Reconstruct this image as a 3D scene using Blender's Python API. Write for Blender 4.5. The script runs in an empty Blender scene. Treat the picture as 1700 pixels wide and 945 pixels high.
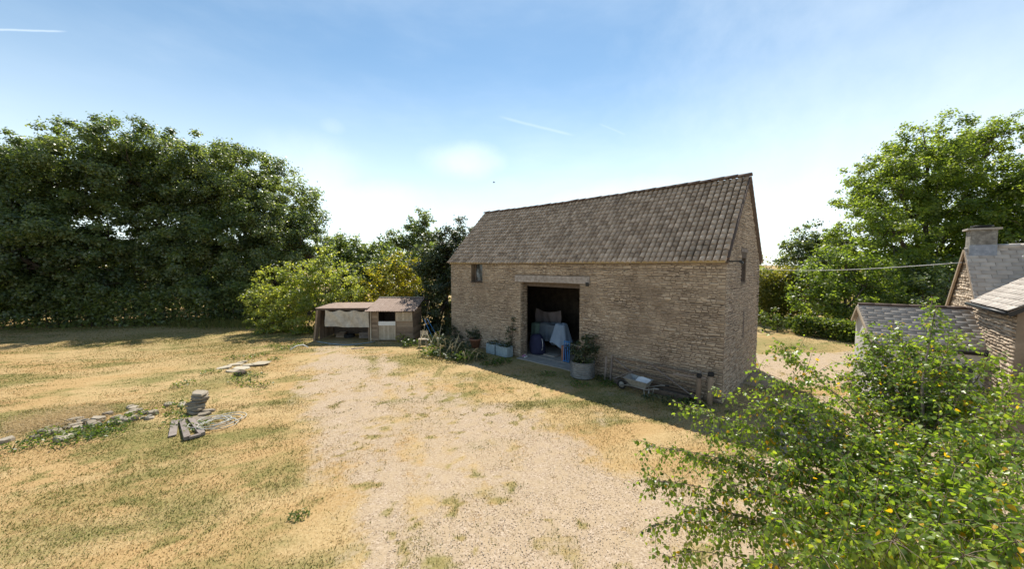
import bpy, math, random
import numpy as np
from mathutils import Vector, Matrix

rad = math.radians
SC = bpy.context.scene
COL = SC.collection
rng = np.random.default_rng(7)
random.seed(7)

# ------------------------------------------------------------------ camera
CAMH = 4.6
PITCH = math.atan(32.5 / 600)
cam = bpy.data.cameras.new('camera')
cam.sensor_width = 36
cam.lens = 36 * 600 / 1700
cam.clip_start = 0.05
cam.clip_end = 6000
camo = bpy.data.objects.new('camera', cam)
camo.location = (0, 0, CAMH)
camo.rotation_euler = (math.pi / 2 - PITCH, 0, 0)
COL.objects.link(camo)
SC.camera = camo

# ------------------------------------------------------------------ sun, sky, exposure
SUN_AZ = math.atan2(0.10, 1.0)          # measured from +Y towards +X
SUN_EL = rad(56)
sd = Vector((math.sin(SUN_AZ) * math.cos(SUN_EL), math.cos(SUN_AZ) * math.cos(SUN_EL), math.sin(SUN_EL)))
sun = bpy.data.lights.new('sun', 'SUN')
sun.energy = 5.0
sun.angle = rad(0.53)
sun.color = (1.0, 0.94, 0.84)
suno = bpy.data.objects.new('sun', sun)
suno.rotation_euler = sd.to_track_quat('Z', 'Y').to_euler()
suno.location = (5, 40, 60)
COL.objects.link(suno)

W = bpy.data.worlds.new('World')
SC.world = W
W.use_nodes = True
wn = W.node_tree
wn.nodes.clear()


def nd(nt, typ, **kw):
    n = nt.nodes.new(typ)
    for k, v in kw.items():
        if k.startswith('_'):
            setattr(n, k[1:], v)
        else:
            key = int(k[1:]) if k[0] == 'i' and k[1:].isdigit() else k.replace('__', ' ')
            s = n.inputs[key]
            if isinstance(v, bpy.types.NodeSocket):
                nt.links.new(v, s)
            else:
                s.default_value = v
    return n


def mth(nt, op, a, b=None, c=None, clamp=False):
    n = nt.nodes.new('ShaderNodeMath')
    n.operation = op
    n.use_clamp = clamp
    for i, v in enumerate((a, b, c)):
        if v is None:
            continue
        if isinstance(v, bpy.types.NodeSocket):
            nt.links.new(v, n.inputs[i])
        else:
            n.inputs[i].default_value = v
    return n.outputs[0]


def mixc(nt, f, a, b, mode='MIX'):
    n = nt.nodes.new('ShaderNodeMix')
    n.data_type = 'RGBA'
    n.blend_type = mode
    for i, v in ((0, f), (6, a), (7, b)):
        if isinstance(v, bpy.types.NodeSocket):
            nt.links.new(v, n.inputs[i])
        elif i == 0:
            n.inputs[i].default_value = v
        else:
            n.inputs[i].default_value = (*v, 1) if len(v) == 3 else v
    return n.outputs[2]


def ramp(nt, fac, stops):
    n = nt.nodes.new('ShaderNodeValToRGB')
    e = n.color_ramp.elements
    while len(e) < len(stops):
        e.new(0.5)
    for k, (p, c) in enumerate(stops):
        e[k].position = p
        e[k].color = (*c, 1) if len(c) == 3 else c
    nt.links.new(fac, n.inputs[0])
    return n.outputs[0]


def smooth(nt, v, lo, hi):
    n = nt.nodes.new('ShaderNodeMapRange')
    n.interpolation_type = 'SMOOTHSTEP'
    n.inputs[1].default_value = lo
    n.inputs[2].default_value = hi
    nt.links.new(v, n.inputs[0])
    return n.outputs[0]


sky = nd(wn, 'ShaderNodeTexSky', _sky_type='NISHITA', _sun_disc=False, _sun_elevation=SUN_EL, _sun_rotation=SUN_AZ,
         _altitude=80, _air_density=1.0, _dust_density=0.12, _ozone_density=0.9)
tc = nd(wn, 'ShaderNodeTexCoord')
gv = tc.outputs['Generated']
sx = nd(wn, 'ShaderNodeSeparateXYZ', Vector=gv)
# thin high cloud and a few soft cumulus puffs, all placed by direction on the sky
mp = nd(wn, 'ShaderNodeMapping', Vector=gv, Scale=(1.0, 1.0, 3.2), Rotation=(0.0, 0.12, 0.3))
n1 = nd(wn, 'ShaderNodeTexNoise', Vector=mp.outputs[0], Scale=2.2, Detail=7.0, Roughness=0.55)
thin = mth(wn, 'MULTIPLY', smooth(wn, n1.outputs[0], 0.40, 0.9), 0.22)
n2 = nd(wn, 'ShaderNodeTexNoise', Vector=gv, Scale=14.0, Detail=6.0, Roughness=0.6)
cl = thin


def skydir(px, py):
    a, b = (px - 850) / 600, (472.5 - py) / 600
    v = Vector((a, math.cos(PITCH) + b * math.sin(PITCH), -math.sin(PITCH) + b * math.cos(PITCH)))
    return v.normalized()


for px, py, wx, wz, st in ((770, 266, 0.10, 0.045, 0.5), (515, 285, 0.12, 0.09, 0.32), (1560, 60, 0.45, 0.36, 0.36),
                           (600, 330, 0.2, 0.05, 0.3), (552, 208, 0.03, 0.02, 0.2), (1080, 330, 0.3, 0.06, 0.35)):
    d = skydir(px, py)
    e1 = Vector((d.y, -d.x, 0)).normalized()
    e2 = e1.cross(d) * -1
    p1 = nd(wn, 'ShaderNodeVectorMath', _operation='DOT_PRODUCT', i0=gv, i1=tuple(e1)).outputs['Value']
    p2 = nd(wn, 'ShaderNodeVectorMath', _operation='DOT_PRODUCT', i0=gv, i1=tuple(e2)).outputs['Value']
    p3 = nd(wn, 'ShaderNodeVectorMath', _operation='DOT_PRODUCT', i0=gv, i1=tuple(d)).outputs['Value']
    p2 = mth(wn, 'SUBTRACT', p2, d.dot(e2))
    r = mth(wn, 'ADD', mth(wn, 'POWER', mth(wn, 'DIVIDE', p1, wx), 2.0), mth(wn, 'POWER', mth(wn, 'DIVIDE', p2, wz), 2.0))
    r = mth(wn, 'ADD', r, mth(wn, 'MULTIPLY', mth(wn, 'SUBTRACT', n2.outputs[0], 0.5), 1.3))
    m = mth(wn, 'MULTIPLY', mth(wn, 'SUBTRACT', 1.0, smooth(wn, r, -0.8, 1.7)), st)
    m = mth(wn, 'MULTIPLY', m, smooth(wn, p3, 0.0, 0.5))
    cl = mth(wn, 'MAXIMUM', cl, m)
# three short vapour trails
for (xa, ya, xb, yb, wd, st) in ((-40, 47, 120, 52, 0.0022, 0.40), (815, 190, 965, 228, 0.006, 0.22), (990, 203, 1045, 226, 0.004, 0.14)):
    a, b = skydir(xa, ya), skydir(xb, yb)
    nrm = a.cross(b).normalized()
    ax = (b - a).normalized()
    mid = ((a + b) / 2).normalized()
    q = nd(wn, 'ShaderNodeVectorMath', _operation='DOT_PRODUCT', i0=gv, i1=tuple(nrm)).outputs['Value']
    q = mth(wn, 'ADD', q, mth(wn, 'MULTIPLY', mth(wn, 'SUBTRACT', n2.outputs[0], 0.5), 0.004))
    s = nd(wn, 'ShaderNodeVectorMath', _operation='DOT_PRODUCT', i0=gv, i1=tuple(ax)).outputs['Value']
    s = mth(wn, 'SUBTRACT', s, mid.dot(ax))
    half = (b - a).length / 2
    m = mth(wn, 'SUBTRACT', 1.0, smooth(wn, mth(wn, 'ABSOLUTE', q), 0.0, wd))
    m2 = mth(wn, 'SUBTRACT', 1.0, smooth(wn, mth(wn, 'ABSOLUTE', s), half * 0.55, half))
    p3 = nd(wn, 'ShaderNodeVectorMath', _operation='DOT_PRODUCT', i0=gv, i1=tuple(mid)).outputs['Value']
    m = mth(wn, 'MULTIPLY', mth(wn, 'MULTIPLY', mth(wn, 'MULTIPLY', m, m2), st), smooth(wn, p3, 0.0, 0.5))
    cl = mth(wn, 'MAXIMUM', cl, m)
# pale summer haze low over the horizon
hz = mth(wn, 'MULTIPLY', mth(wn, 'SUBTRACT', 1.0, smooth(wn, sx.outputs[2], -0.02, 0.50)), 0.74)
cl = mth(wn, 'MAXIMUM', mth(wn, 'ADD', mth(wn, 'MULTIPLY', cl, 0.8), hz, clamp=True), cl, clamp=True)
skyc = mixc(wn, cl, mixc(wn, 1.0, sky.outputs[0], (0.90, 1.04, 1.0), 'MULTIPLY'), (8.0, 8.7, 9.1))
bg = nd(wn, 'ShaderNodeBackground', Color=skyc, Strength=0.105)
wo = nd(wn, 'ShaderNodeOutputWorld', Surface=bg.outputs[0])

SC.view_settings.view_transform = 'Standard'
SC.view_settings.look = 'None'
SC.view_settings.exposure = 0.55
SC.view_settings.gamma = 1.0
SC.view_settings.use_curve_mapping = False
SC.cycles.use_denoising = True
SC.cycles.max_bounces = 6
SC.cycles.diffuse_bounces = 3
SC.cycles.glossy_bounces = 2
SC.cycles.transmission_bounces = 4
SC.cycles.transparent_max_bounces = 8


# ------------------------------------------------------------------ geometry helpers
def vec(*a):
    return np.array(a, float)


def ray(x, y):
    a, b = (x - 850) / 600, (472.5 - y) / 600
    return vec(a, math.cos(PITCH) + b * math.sin(PITCH), -math.sin(PITCH) + b * math.cos(PITCH))


def G(x, y, z=0.0):
    """the point of the level ground seen at a pixel of the photograph"""
    r = ray(x, y)
    return r * ((z - CAMH) / r[2]) + vec(0, 0, CAMH)


def D(x, y, Y):
    """the point seen at a pixel, at distance Y"""
    r = ray(x, y)
    return r * (Y / r[1]) + vec(0, 0, CAMH)


def fbm(x, y, scale, seed=0, octs=4):
    """value noise 0..1"""
    out = np.zeros_like(x, float)
    amp, tot = 1.0, 0.0
    for o in range(octs):
        r = np.random.default_rng(seed * 31 + o)
        tab = r.random((256, 256))
        fx, fy = x * scale * 2 ** o + 17.3 * o, y * scale * 2 ** o + 9.1 * o
        ix, iy = np.floor(fx).astype(int), np.floor(fy).astype(int)
        u, v = fx - ix, fy - iy
        u, v = u * u * (3 - 2 * u), v * v * (3 - 2 * v)
        a = tab[ix % 256, iy % 256]
        b = tab[(ix + 1) % 256, iy % 256]
        c = tab[ix % 256, (iy + 1) % 256]
        d = tab[(ix + 1) % 256, (iy + 1) % 256]
        out += amp * ((a * (1 - u) + b * u) * (1 - v) + (c * (1 - u) + d * u) * v)
        tot += amp
        amp *= 0.5
    return out / tot


def sstep(x, a, b):
    t = np.clip((x - a) / (b - a), 0, 1)
    return t * t * (3 - 2 * t)


def link(name, me, parent=None, mat=None):
    o = bpy.data.objects.new(name, me)
    COL.objects.link(o)
    if mat is not None and me is not None and not me.materials:
        me.materials.append(mat)
    if parent is not None:
        o.parent = parent
        if parent.type == 'EMPTY':
            o.matrix_parent_inverse = Matrix.Translation(-parent.location)
    return o


def tag(o, label=None, cat=None, group=None, kind=None):
    if label:
        o['label'] = label
    if cat:
        o['category'] = cat
    if group:
        o['group'] = group
    if kind:
        o['kind'] = kind
    return o


def thing(name, loc, label, cat, group=None):
    o = bpy.data.objects.new(name, None)
    o.empty_display_size = 0.2
    o.location = Vector(loc)
    COL.objects.link(o)
    return tag(o, label, cat, group)


def bigmesh(name, V, F, tint=None, smooth_=False, attrs=None):
    """V (n,3), F (m,k): fast mesh from arrays"""
    V = np.asarray(V, np.float32)
    F = np.asarray(F, np.int32)
    me = bpy.data.meshes.new(name)
    m, k = F.shape
    me.vertices.add(len(V))
    me.vertices.foreach_set('co', V.ravel())
    me.loops.add(m * k)
    me.loops.foreach_set('vertex_index', F.ravel())
    me.polygons.add(m)
    me.polygons.foreach_set('loop_start', np.arange(0, m * k, k, dtype=np.int32))
    me.polygons.foreach_set('loop_total', np.full(m, k, np.int32))
    if smooth_:
        me.polygons.foreach_set('use_smooth', np.ones(m, bool))
    me.update(calc_edges=True)
    if tint is not None:
        a = me.attributes.new('tint', 'FLOAT', 'FACE')
        a.data.foreach_set('value', np.asarray(tint, np.float32))
    for nm, arr in (attrs or {}).items():
        a = me.attributes.new(nm, 'FLOAT', 'POINT')
        a.data.foreach_set('value', np.asarray(arr, np.float32))
    return me


BOXF = [(0, 3, 2, 1), (4, 5, 6, 7), (0, 1, 5, 4), (1, 2, 6, 5), (2, 3, 7, 6), (3, 0, 4, 7)]


class MB:
    def __init__(s):
        s.v, s.f, s.t, s.sm = [], [], [], []

    def add(s, vs, fs, tint=0.0, sm=False):
        b = len(s.v)
        s.v += [tuple(map(float, p)) for p in vs]
        for f in fs:
            s.f.append(tuple(i + b for i in f))
            s.t.append(tint)
            s.sm.append(sm)
        return s

    def box(s, o, ax, ay, az, tint=0.0, jit=0.0):
        """corner o and three edge vectors"""
        o, ax, ay, az = map(np.asarray, (o, ax, ay, az))
        vs = [o, o + ax, o + ax + ay, o + ay, o + az, o + ax + az, o + ax + ay + az, o + ay + az]
        if jit:
            vs = [p + rng.normal(0, jit, 3) for p in vs]
        if np.dot(np.cross(ax, ay), az) < 0:
            fs = [tuple(reversed(f)) for f in BOXF]
        else:
            fs = BOXF
        return s.add(vs, fs, tint)

    def bar(s, a, b, w, h, up=(0, 0, 1), tint=0.0, jit=0.0):
        a, b = np.asarray(a, float), np.asarray(b, float)
        d = b - a
        sd_ = np.cross(d, up)
        if np.linalg.norm(sd_) < 1e-6:
            sd_ = np.cross(d, (1, 0, 0))
        sd_ = sd_ / np.linalg.norm(sd_)
        u = np.cross(sd_, d)
        u = u / np.linalg.norm(u)
        return s.box(a - sd_ * w / 2 - u * h / 2, d, sd_ * w, u * h, tint, jit)

    def tube(s, pts, radii, n=8, cap=True, tint=0.0, closed=False):
        pts = [np.asarray(p, float) for p in pts]
        if np.isscalar(radii):
            radii = [radii] * len(pts)
        vs, fs = [], []
        N = len(pts)
        ref = vec(0, 0, 1)
        for i, p in enumerate(pts):
            if closed:
                d = pts[(i + 1) % N] - pts[i - 1]
            else:
                d = pts[min(i + 1, N - 1)] - pts[max(i - 1, 0)]
            d = d / (np.linalg.norm(d) + 1e-9)
            a = np.cross(d, ref)
            if np.linalg.norm(a) < 0.2:
                a = np.cross(d, vec(1, 0, 0))
            a /= np.linalg.norm(a)
            b = np.cross(d, a)
            for k in range(n):
                an = 2 * math.pi * k / n
                vs.append(p + radii[i] * (a * math.cos(an) + b * math.sin(an)))
        for i in range(N if closed else N - 1):
            j = (i + 1) % N
            for k in range(n):
                k2 = (k + 1) % n
                fs.append((i * n + k, i * n + k2, j * n + k2, j * n + k))
        if cap and not closed:
            fs.append(tuple(range(n - 1, -1, -1)))
            fs.append(tuple((N - 1) * n + k for k in range(n)))
        return s.add(vs, fs, tint, sm=True)

    def lathe(s, c, prof, n=24, tint=0.0):
        c = np.asarray(c, float)
        vs, fs = [], []
        for r, z in prof:
            for k in range(n):
                a = 2 * math.pi * k / n
                vs.append(c + vec(r * math.cos(a), r * math.sin(a), z))
        for i in range(len(prof) - 1):
            for k in range(n):
                k2 = (k + 1) % n
                fs.append((i * n + k, i * n + k2, (i + 1) * n + k2, (i + 1) * n + k))
        return s.add(vs, fs, tint, sm=True)

    def build(s, name, mat, parent=None, kind=None):
        me = bpy.data.meshes.new(name)
        me.from_pydata(s.v, [], s.f)
        a = me.attributes.new('tint', 'FLOAT', 'FACE')
        a.data.foreach_set('value', np.asarray(s.t, np.float32))
        me.polygons.foreach_set('use_smooth', np.asarray(s.sm, bool))
        me.update()
        o = link(name, me, parent, mat)
        if kind:
            o['kind'] = kind
        return o


# ------------------------------------------------------------------ materials
def newmat(name):
    m = bpy.data.materials.new(name)
    m.use_nodes = True
    nt = m.node_tree
    nt.nodes.clear()
    out = nt.nodes.new('ShaderNodeOutputMaterial')
    return m, nt, out


def tintval(nt):
    at = nd(nt, 'ShaderNodeAttribute', _attribute_name='tint').outputs['Fac']
    ob = nd(nt, 'ShaderNodeObjectInfo').outputs['Random']
    return mth(nt, 'FRACT', mth(nt, 'ADD', at, ob))


def surf(name, stops, scale=6.0, detail=7.0, rough=0.85, bump=0.4, bscale=None, tint=0.5, spots=None, metal=0.0, stretch=None,
         spec=0.3, bdist=0.02):
    """colour ramp over noise shifted by a per-piece tint, with bump"""
    m, nt, out = newmat(name)
    pos = nd(nt, 'ShaderNodeNewGeometry').outputs['Position']
    if stretch:
        pos = nd(nt, 'ShaderNodeMapping', Vector=pos, Scale=stretch).outputs[0]
    no = nd(nt, 'ShaderNodeTexNoise', Vector=pos, Scale=scale, Detail=detail, Roughness=0.62)
    f = mth(nt, 'ADD', mth(nt, 'MULTIPLY', mth(nt, 'SUBTRACT', no.outputs[0], 0.5), 1.7), 0.5)
    if tint:
        f = mth(nt, 'ADD', mth(nt, 'MULTIPLY', f, 1 - tint), mth(nt, 'MULTIPLY', tintval(nt), tint))
    c = ramp(nt, f, stops)
    if spots:
        for (sc_, lo, hi, col, amt) in spots:
            n3 = nd(nt, 'ShaderNodeTexNoise', Vector=pos, Scale=sc_, Detail=5.0, Roughness=0.65)
            c = mixc(nt, mth(nt, 'MULTIPLY', smooth(nt, n3.outputs[0], lo, hi), amt), c, col)
    p = nd(nt, 'ShaderNodeBsdfPrincipled', Base__Color=c, Roughness=rough, Metallic=metal)
    p.inputs['Specular IOR Level'].default_value = spec
    if bump:
        n4 = nd(nt, 'ShaderNodeTexNoise', Vector=pos, Scale=bscale or scale * 4, Detail=8.0, Roughness=0.7)
        b = nd(nt, 'ShaderNodeBump', Strength=bump, Distance=bdist, Height=n4.outputs[0])
        nt.links.new(b.outputs[0], p.inputs['Normal'])
    nt.links.new(p.outputs[0], out.inputs[0])
    return m


def leafmat(name, stops, trans=0.45, glow=(3.1, 2.8, 0.8), rough=0.42, spec=0.35):
    m, nt, out = newmat(name)
    t = tintval(nt)
    c = ramp(nt, t, stops)
    p = nd(nt, 'ShaderNodeBsdfPrincipled', Base__Color=c, Roughness=rough)
    p.inputs['Specular IOR Level'].default_value = spec
    c2 = mixc(nt, 1.0, c, glow, 'MULTIPLY')
    tr = nd(nt, 'ShaderNodeBsdfTranslucent', Color=c2)
    mx = nd(nt, 'ShaderNodeMixShader', i0=trans, i1=p.outputs[0], i2=tr.outputs[0])
    nt.links.new(mx.outputs[0], out.inputs[0])
    return m


M = {}
M['stone'] = surf('barn_stone', [(0.0, (0.15, 0.105, 0.07)), (0.25, (0.41, 0.32, 0.23)), (0.6, (0.53, 0.425, 0.315)), (0.92, (0.63, 0.52, 0.395)), (1.0, (0.74, 0.65, 0.53))],
                  scale=2.2, tint=0.55, bump=0.6, bscale=45, spots=[(0.45, 0.48, 0.66, (0.25, 0.185, 0.13), 0.6), (0.8, 0.56, 0.72, (0.60, 0.51, 0.39), 0.55), (6.0, 0.62, 0.74, (0.16, 0.12, 0.085), 0.5)])
M['mortar'] = surf('lime_mortar', [(0.2, (0.12, 0.09, 0.065)), (0.6, (0.23, 0.18, 0.13)), (1.0, (0.36, 0.29, 0.215))], scale=1.1, tint=0.0, bump=0.6, bscale=40)
M['render'] = surf('worn_lime_render', [(0.1, (0.26, 0.20, 0.14)), (0.5, (0.38, 0.31, 0.22)), (1.0, (0.5, 0.43, 0.32))], scale=3, tint=0.2, bump=0.4, bscale=30)
M['tile'] = surf('weathered_tile', [(0.0, (0.11, 0.08, 0.06)), (0.3, (0.32, 0.245, 0.18)), (0.7, (0.51, 0.405, 0.31)), (0.94, (0.64, 0.53, 0.42)), (1.0, (0.53, 0.27, 0.14))],
                 scale=5, tint=0.5, bump=0.4, bscale=60, spots=[(1.1, 0.56, 0.72, (0.20, 0.165, 0.13), 0.5), (14, 0.6, 0.75, (0.55, 0.53, 0.44), 0.4)])
M['ridge'] = surf('ridge_tile_clay', [(0.0, (0.06, 0.045, 0.035)), (0.6, (0.13, 0.09, 0.07)), (1.0, (0.2, 0.15, 0.12))], scale=6, tint=0.5)
M['slate'] = surf('stone_slate', [(0.0, (0.32, 0.275, 0.235)), (0.5, (0.47, 0.415, 0.36)), (1.0, (0.60, 0.54, 0.47))], scale=4, tint=0.55, bump=0.3, bscale=50,
                  rough=0.68, spec=0.3, spots=[(9, 0.58, 0.72, (0.36, 0.34, 0.27), 0.6)])
M['oldwood'] = surf('weathered_timber', [(0.0, (0.09, 0.07, 0.06)), (0.5, (0.22, 0.18, 0.155)), (1.0, (0.36, 0.31, 0.27))], scale=5, tint=0.35, bump=0.5,
                    bscale=30, stretch=(1, 1, 1))
M['lintel'] = surf('bleached_lintel', [(0.0, (0.17, 0.14, 0.12)), (0.5, (0.38, 0.335, 0.30)), (1.0, (0.55, 0.50, 0.46))], scale=6, tint=0.0, bump=0.6, bscale=30)
M['flue'] = surf('chimney_stone', [(0.0, (0.08, 0.072, 0.062)), (0.5, (0.20, 0.185, 0.16)), (1.0, (0.40, 0.375, 0.33))], scale=9, tint=0.0, bump=0.6, bscale=25)
M['darkwood'] = surf('dark_timber', [(0.0, (0.05, 0.038, 0.03)), (0.5, (0.12, 0.09, 0.068)), (1.0, (0.2, 0.155, 0.12))], scale=7, tint=0.4, bump=0.5)
M['shedwood'] = surf('shed_board', [(0.0, (0.12, 0.085, 0.06)), (0.5, (0.26, 0.19, 0.13)), (1.0, (0.40, 0.31, 0.22))], scale=6, tint=0.6, bump=0.4)
M['palewood'] = surf('pale_board', [(0.0, (0.30, 0.24, 0.17)), (0.5, (0.46, 0.38, 0.28)), (1.0, (0.6, 0.52, 0.4))], scale=6, tint=0.5, bump=0.4)
M['corr'] = surf('rusty_corrugated', [(0.0, (0.13, 0.085, 0.06)), (0.5, (0.27, 0.19, 0.145)), (1.0, (0.38, 0.30, 0.25))], scale=5, tint=0.3, rough=0.7, bump=0.2)
M['canvas'] = surf('grey_canvas', [(0.1, (0.33, 0.29, 0.23)), (0.6, (0.50, 0.45, 0.37)), (1.0, (0.62, 0.57, 0.48))], scale=4, tint=0.0, bump=0.25)
M['sheetgrey'] = surf('dust_sheet_grey', [(0.0, (0.22, 0.185, 0.18)), (1.0, (0.34, 0.29, 0.285))], scale=3, tint=0.0, bump=0.1)
M['sheetblue'] = surf('dust_sheet_blue', [(0.0, (0.19, 0.26, 0.36)), (1.0, (0.30, 0.375, 0.47))], scale=3, tint=0.0, bump=0.1)
M['sheetpale'] = surf('dust_sheet_pale', [(0.0, (0.15, 0.19, 0.24)), (1.0, (0.23, 0.275, 0.32))], scale=3, tint=0.0, bump=0.1)
M['sheetgreen'] = surf('dust_sheet_green', [(0.0, (0.13, 0.21, 0.175)), (1.0, (0.21, 0.30, 0.25))], scale=3, tint=0.0, bump=0.1)
M['navy'] = surf('navy_cloth', [(0.0, (0.018, 0.02, 0.05)), (1.0, (0.035, 0.04, 0.09))], scale=5, tint=0.0, bump=0.1)
M['blue'] = surf('blue_paint', [(0.0, (0.03, 0.16, 0.42)), (1.0, (0.06, 0.25, 0.58))], scale=5, tint=0.0, bump=0.0, rough=0.5)
M['pink'] = surf('pink_rubber', [(0.0, (0.6, 0.2, 0.42)), (1.0, (0.75, 0.35, 0.55))], scale=9, tint=0.0, bump=0.0)
M['white'] = surf('white_plastic', [(0.0, (0.62, 0.62, 0.6)), (1.0, (0.8, 0.8, 0.78))], scale=9, tint=0.0, bump=0.0, rough=0.5)
M['concrete'] = surf('concrete', [(0.0, (0.26, 0.24, 0.21)), (0.5, (0.36, 0.33, 0.29)), (1.0, (0.46, 0.43, 0.38))], scale=3, tint=0.0, bump=0.3)
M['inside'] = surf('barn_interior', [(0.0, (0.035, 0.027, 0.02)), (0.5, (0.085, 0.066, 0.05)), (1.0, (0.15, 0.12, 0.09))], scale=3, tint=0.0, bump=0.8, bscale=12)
M['galv'] = surf('galvanised_steel', [(0.0, (0.13, 0.13, 0.125)), (0.6, (0.24, 0.24, 0.23)), (1.0, (0.36, 0.36, 0.345))], scale=7, tint=0.0, bump=0.1, rough=0.45, metal=0.35)
M['bluegalv'] = surf('pale_blue_trough', [(0.0, (0.16, 0.20, 0.22)), (0.6, (0.31, 0.385, 0.42)), (1.0, (0.42, 0.49, 0.52))], scale=7, tint=0.2, bump=0.15, rough=0.6)
M['terra'] = surf('terracotta', [(0.0, (0.22, 0.10, 0.06)), (1.0, (0.38, 0.19, 0.12))], scale=9, tint=0.0, bump=0.2)
M['soil'] = surf('soil', [(0.0, (0.04, 0.03, 0.02)), (1.0, (0.11, 0.08, 0.055))], scale=20, tint=0.0, bump=0.8)
M['barrow'] = surf('barrow_steel', [(0.0, (0.16, 0.15, 0.13)), (0.5, (0.30, 0.29, 0.26)), (1.0, (0.42, 0.41, 0.38))], scale=9, tint=0.0, bump=0.1, rough=0.55, metal=0.2)
M['rubber'] = surf('rubber', [(0.0, (0.015, 0.015, 0.015)), (1.0, (0.035, 0.033, 0.03))], scale=9, tint=0.0, bump=0.1)
M['rubble'] = surf('rubble_stone', [(0.0, (0.12, 0.095, 0.07)), (0.5, (0.27, 0.225, 0.165)), (0.9, (0.40, 0.345, 0.265)), (1.0, (0.48, 0.35, 0.16))], scale=7, tint=0.55, bump=0.6, bscale=30)
M['chip'] = surf('gravel_chip', [(0.0, (0.30, 0.225, 0.15)), (0.5, (0.42, 0.325, 0.225)), (1.0, (0.58, 0.48, 0.36))], scale=20, tint=0.8, bump=0.0)
M['slab'] = surf('paving_slab', [(0.0, (0.30, 0.25, 0.17)), (0.5, (0.42, 0.36, 0.26)), (1.0, (0.50, 0.45, 0.36))], scale=5, tint=0.5, bump=0.4)
M['hose'] = surf('pale_hose', [(0.0, (0.36, 0.345, 0.29)), (1.0, (0.52, 0.50, 0.43))], scale=9, tint=0.0, bump=0.0, rough=0.5)
M['limewash'] = surf('white_wall_paint', [(0.0, (0.6, 0.58, 0.54)), (1.0, (0.74, 0.72, 0.68))], scale=2, tint=0.0, bump=0.2)
M['lead'] = surf('lead_flashing', [(0.0, (0.16, 0.18, 0.21)), (0.6, (0.27, 0.29, 0.33)), (1.0, (0.42, 0.44, 0.47))], scale=8, tint=0.0, bump=0.2, rough=0.5, metal=0.2)
M['black'] = surf('black_gutter', [(0.0, (0.012, 0.012, 0.013)), (1.0, (0.03, 0.03, 0.03))], scale=8, tint=0.0, bump=0.0, rough=0.4)
M['bark'] = surf('bark', [(0.0, (0.03, 0.024, 0.018)), (0.5, (0.09, 0.072, 0.055)), (1.0, (0.17, 0.14, 0.11))], scale=9, tint=0.2, bump=0.7)
M['twig'] = surf('birch_twig', [(0.0, (0.10, 0.065, 0.045)), (0.5, (0.25, 0.19, 0.14)), (1.0, (0.5, 0.45, 0.4))], scale=12, tint=0.3, bump=0.3)
M['wire'] = surf('cable', [(0.0, (0.45, 0.45, 0.45)), (1.0, (0.6, 0.6, 0.6))], scale=8, tint=0.0, bump=0.0)
M['straw'] = surf('dry_stalk', [(0.0, (0.40, 0.31, 0.16)), (1.0, (0.68, 0.58, 0.36))], scale=8, tint=0.6, bump=0.0)


def glassmat():
    m, nt, out = newmat('dusty_glass')
    pos = nd(nt, 'ShaderNodeNewGeometry').outputs['Position']
    no = nd(nt, 'ShaderNodeTexNoise', Vector=pos, Scale=4.0, Detail=5.0)
    c = ramp(nt, no.outputs[0], [(0.35, (0.03, 0.034, 0.036)), (0.62, (0.10, 0.115, 0.125)), (0.75, (0.22, 0.24, 0.25))])
    p = nd(nt, 'ShaderNodeBsdfPrincipled', Base__Color=c, Roughness=0.22)
    nt.links.new(p.outputs[0], out.inputs[0])
    return m


M['glass'] = glassmat()
M['oak'] = leafmat('dark_leaf', [(0.0, (0.052, 0.072, 0.032)), (0.5, (0.108, 0.145, 0.058)), (0.9, (0.16, 0.19, 0.08)), (1.0, (0.225, 0.25, 0.125))], trans=0.42, spec=0.6, rough=0.36, glow=(2.7, 2.7, 0.9))
M['lime'] = leafmat('bright_leaf', [(0.0, (0.06, 0.092, 0.024)), (0.5, (0.125, 0.17, 0.042)), (0.9, (0.185, 0.225, 0.06)), (1.0, (0.24, 0.25, 0.07))], trans=0.56, spec=0.5, glow=(2.6, 2.6, 0.8))
M['olive'] = leafmat('olive_leaf', [(0.0, (0.09, 0.125, 0.035)), (0.5, (0.165, 0.21, 0.07)), (0.9, (0.24, 0.28, 0.11)), (1.0, (0.34, 0.34, 0.17))], trans=0.55, spec=0.5)
M['yellow'] = leafmat('yellowing_leaf', [(0.0, (0.08, 0.10, 0.02)), (0.5, (0.17, 0.18, 0.03)), (1.0, (0.27, 0.24, 0.05))], trans=0.52)
M['ivy'] = leafmat('ivy_leaf', [(0.0, (0.02, 0.034, 0.012)), (0.6, (0.045, 0.068, 0.024)), (0.95, (0.085, 0.105, 0.045)), (1.0, (0.18, 0.19, 0.10))], trans=0.22, spec=0.5)
M['hedge'] = leafmat('hedge_leaf', [(0.0, (0.05, 0.07, 0.016)), (0.5, (0.10, 0.12, 0.03)), (1.0, (0.2, 0.19, 0.07))], trans=0.4)
M['weed'] = leafmat('weed_leaf', [(0.0, (0.03, 0.055, 0.014)), (0.5, (0.07, 0.115, 0.028)), (1.0, (0.13, 0.17, 0.05))], trans=0.4)
birch_stops = None
M['birch1'] = leafmat('birch_leaf_near', [(0.0, (0.045, 0.075, 0.016)), (0.45, (0.115, 0.18, 0.03)), (0.9, (0.19, 0.25, 0.048)), (0.97, (0.2, 0.225, 0.055)), (0.988, (0.42, 0.33, 0.03)), (1.0, (0.48, 0.28, 0.02))], trans=0.45, rough=0.36, spec=0.5)
M['birch'] = leafmat('birch_leaf', [(0.0, (0.026, 0.05, 0.010)), (0.4, (0.115, 0.18, 0.03)), (0.8, (0.19, 0.25, 0.048)), (0.945, (0.24, 0.28, 0.065)), (0.965, (0.42, 0.34, 0.03)), (1.0, (0.48, 0.28, 0.02))],
                    trans=0.45, rough=0.36, spec=0.5, glow=(2.9, 2.9, 0.8))


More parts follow.
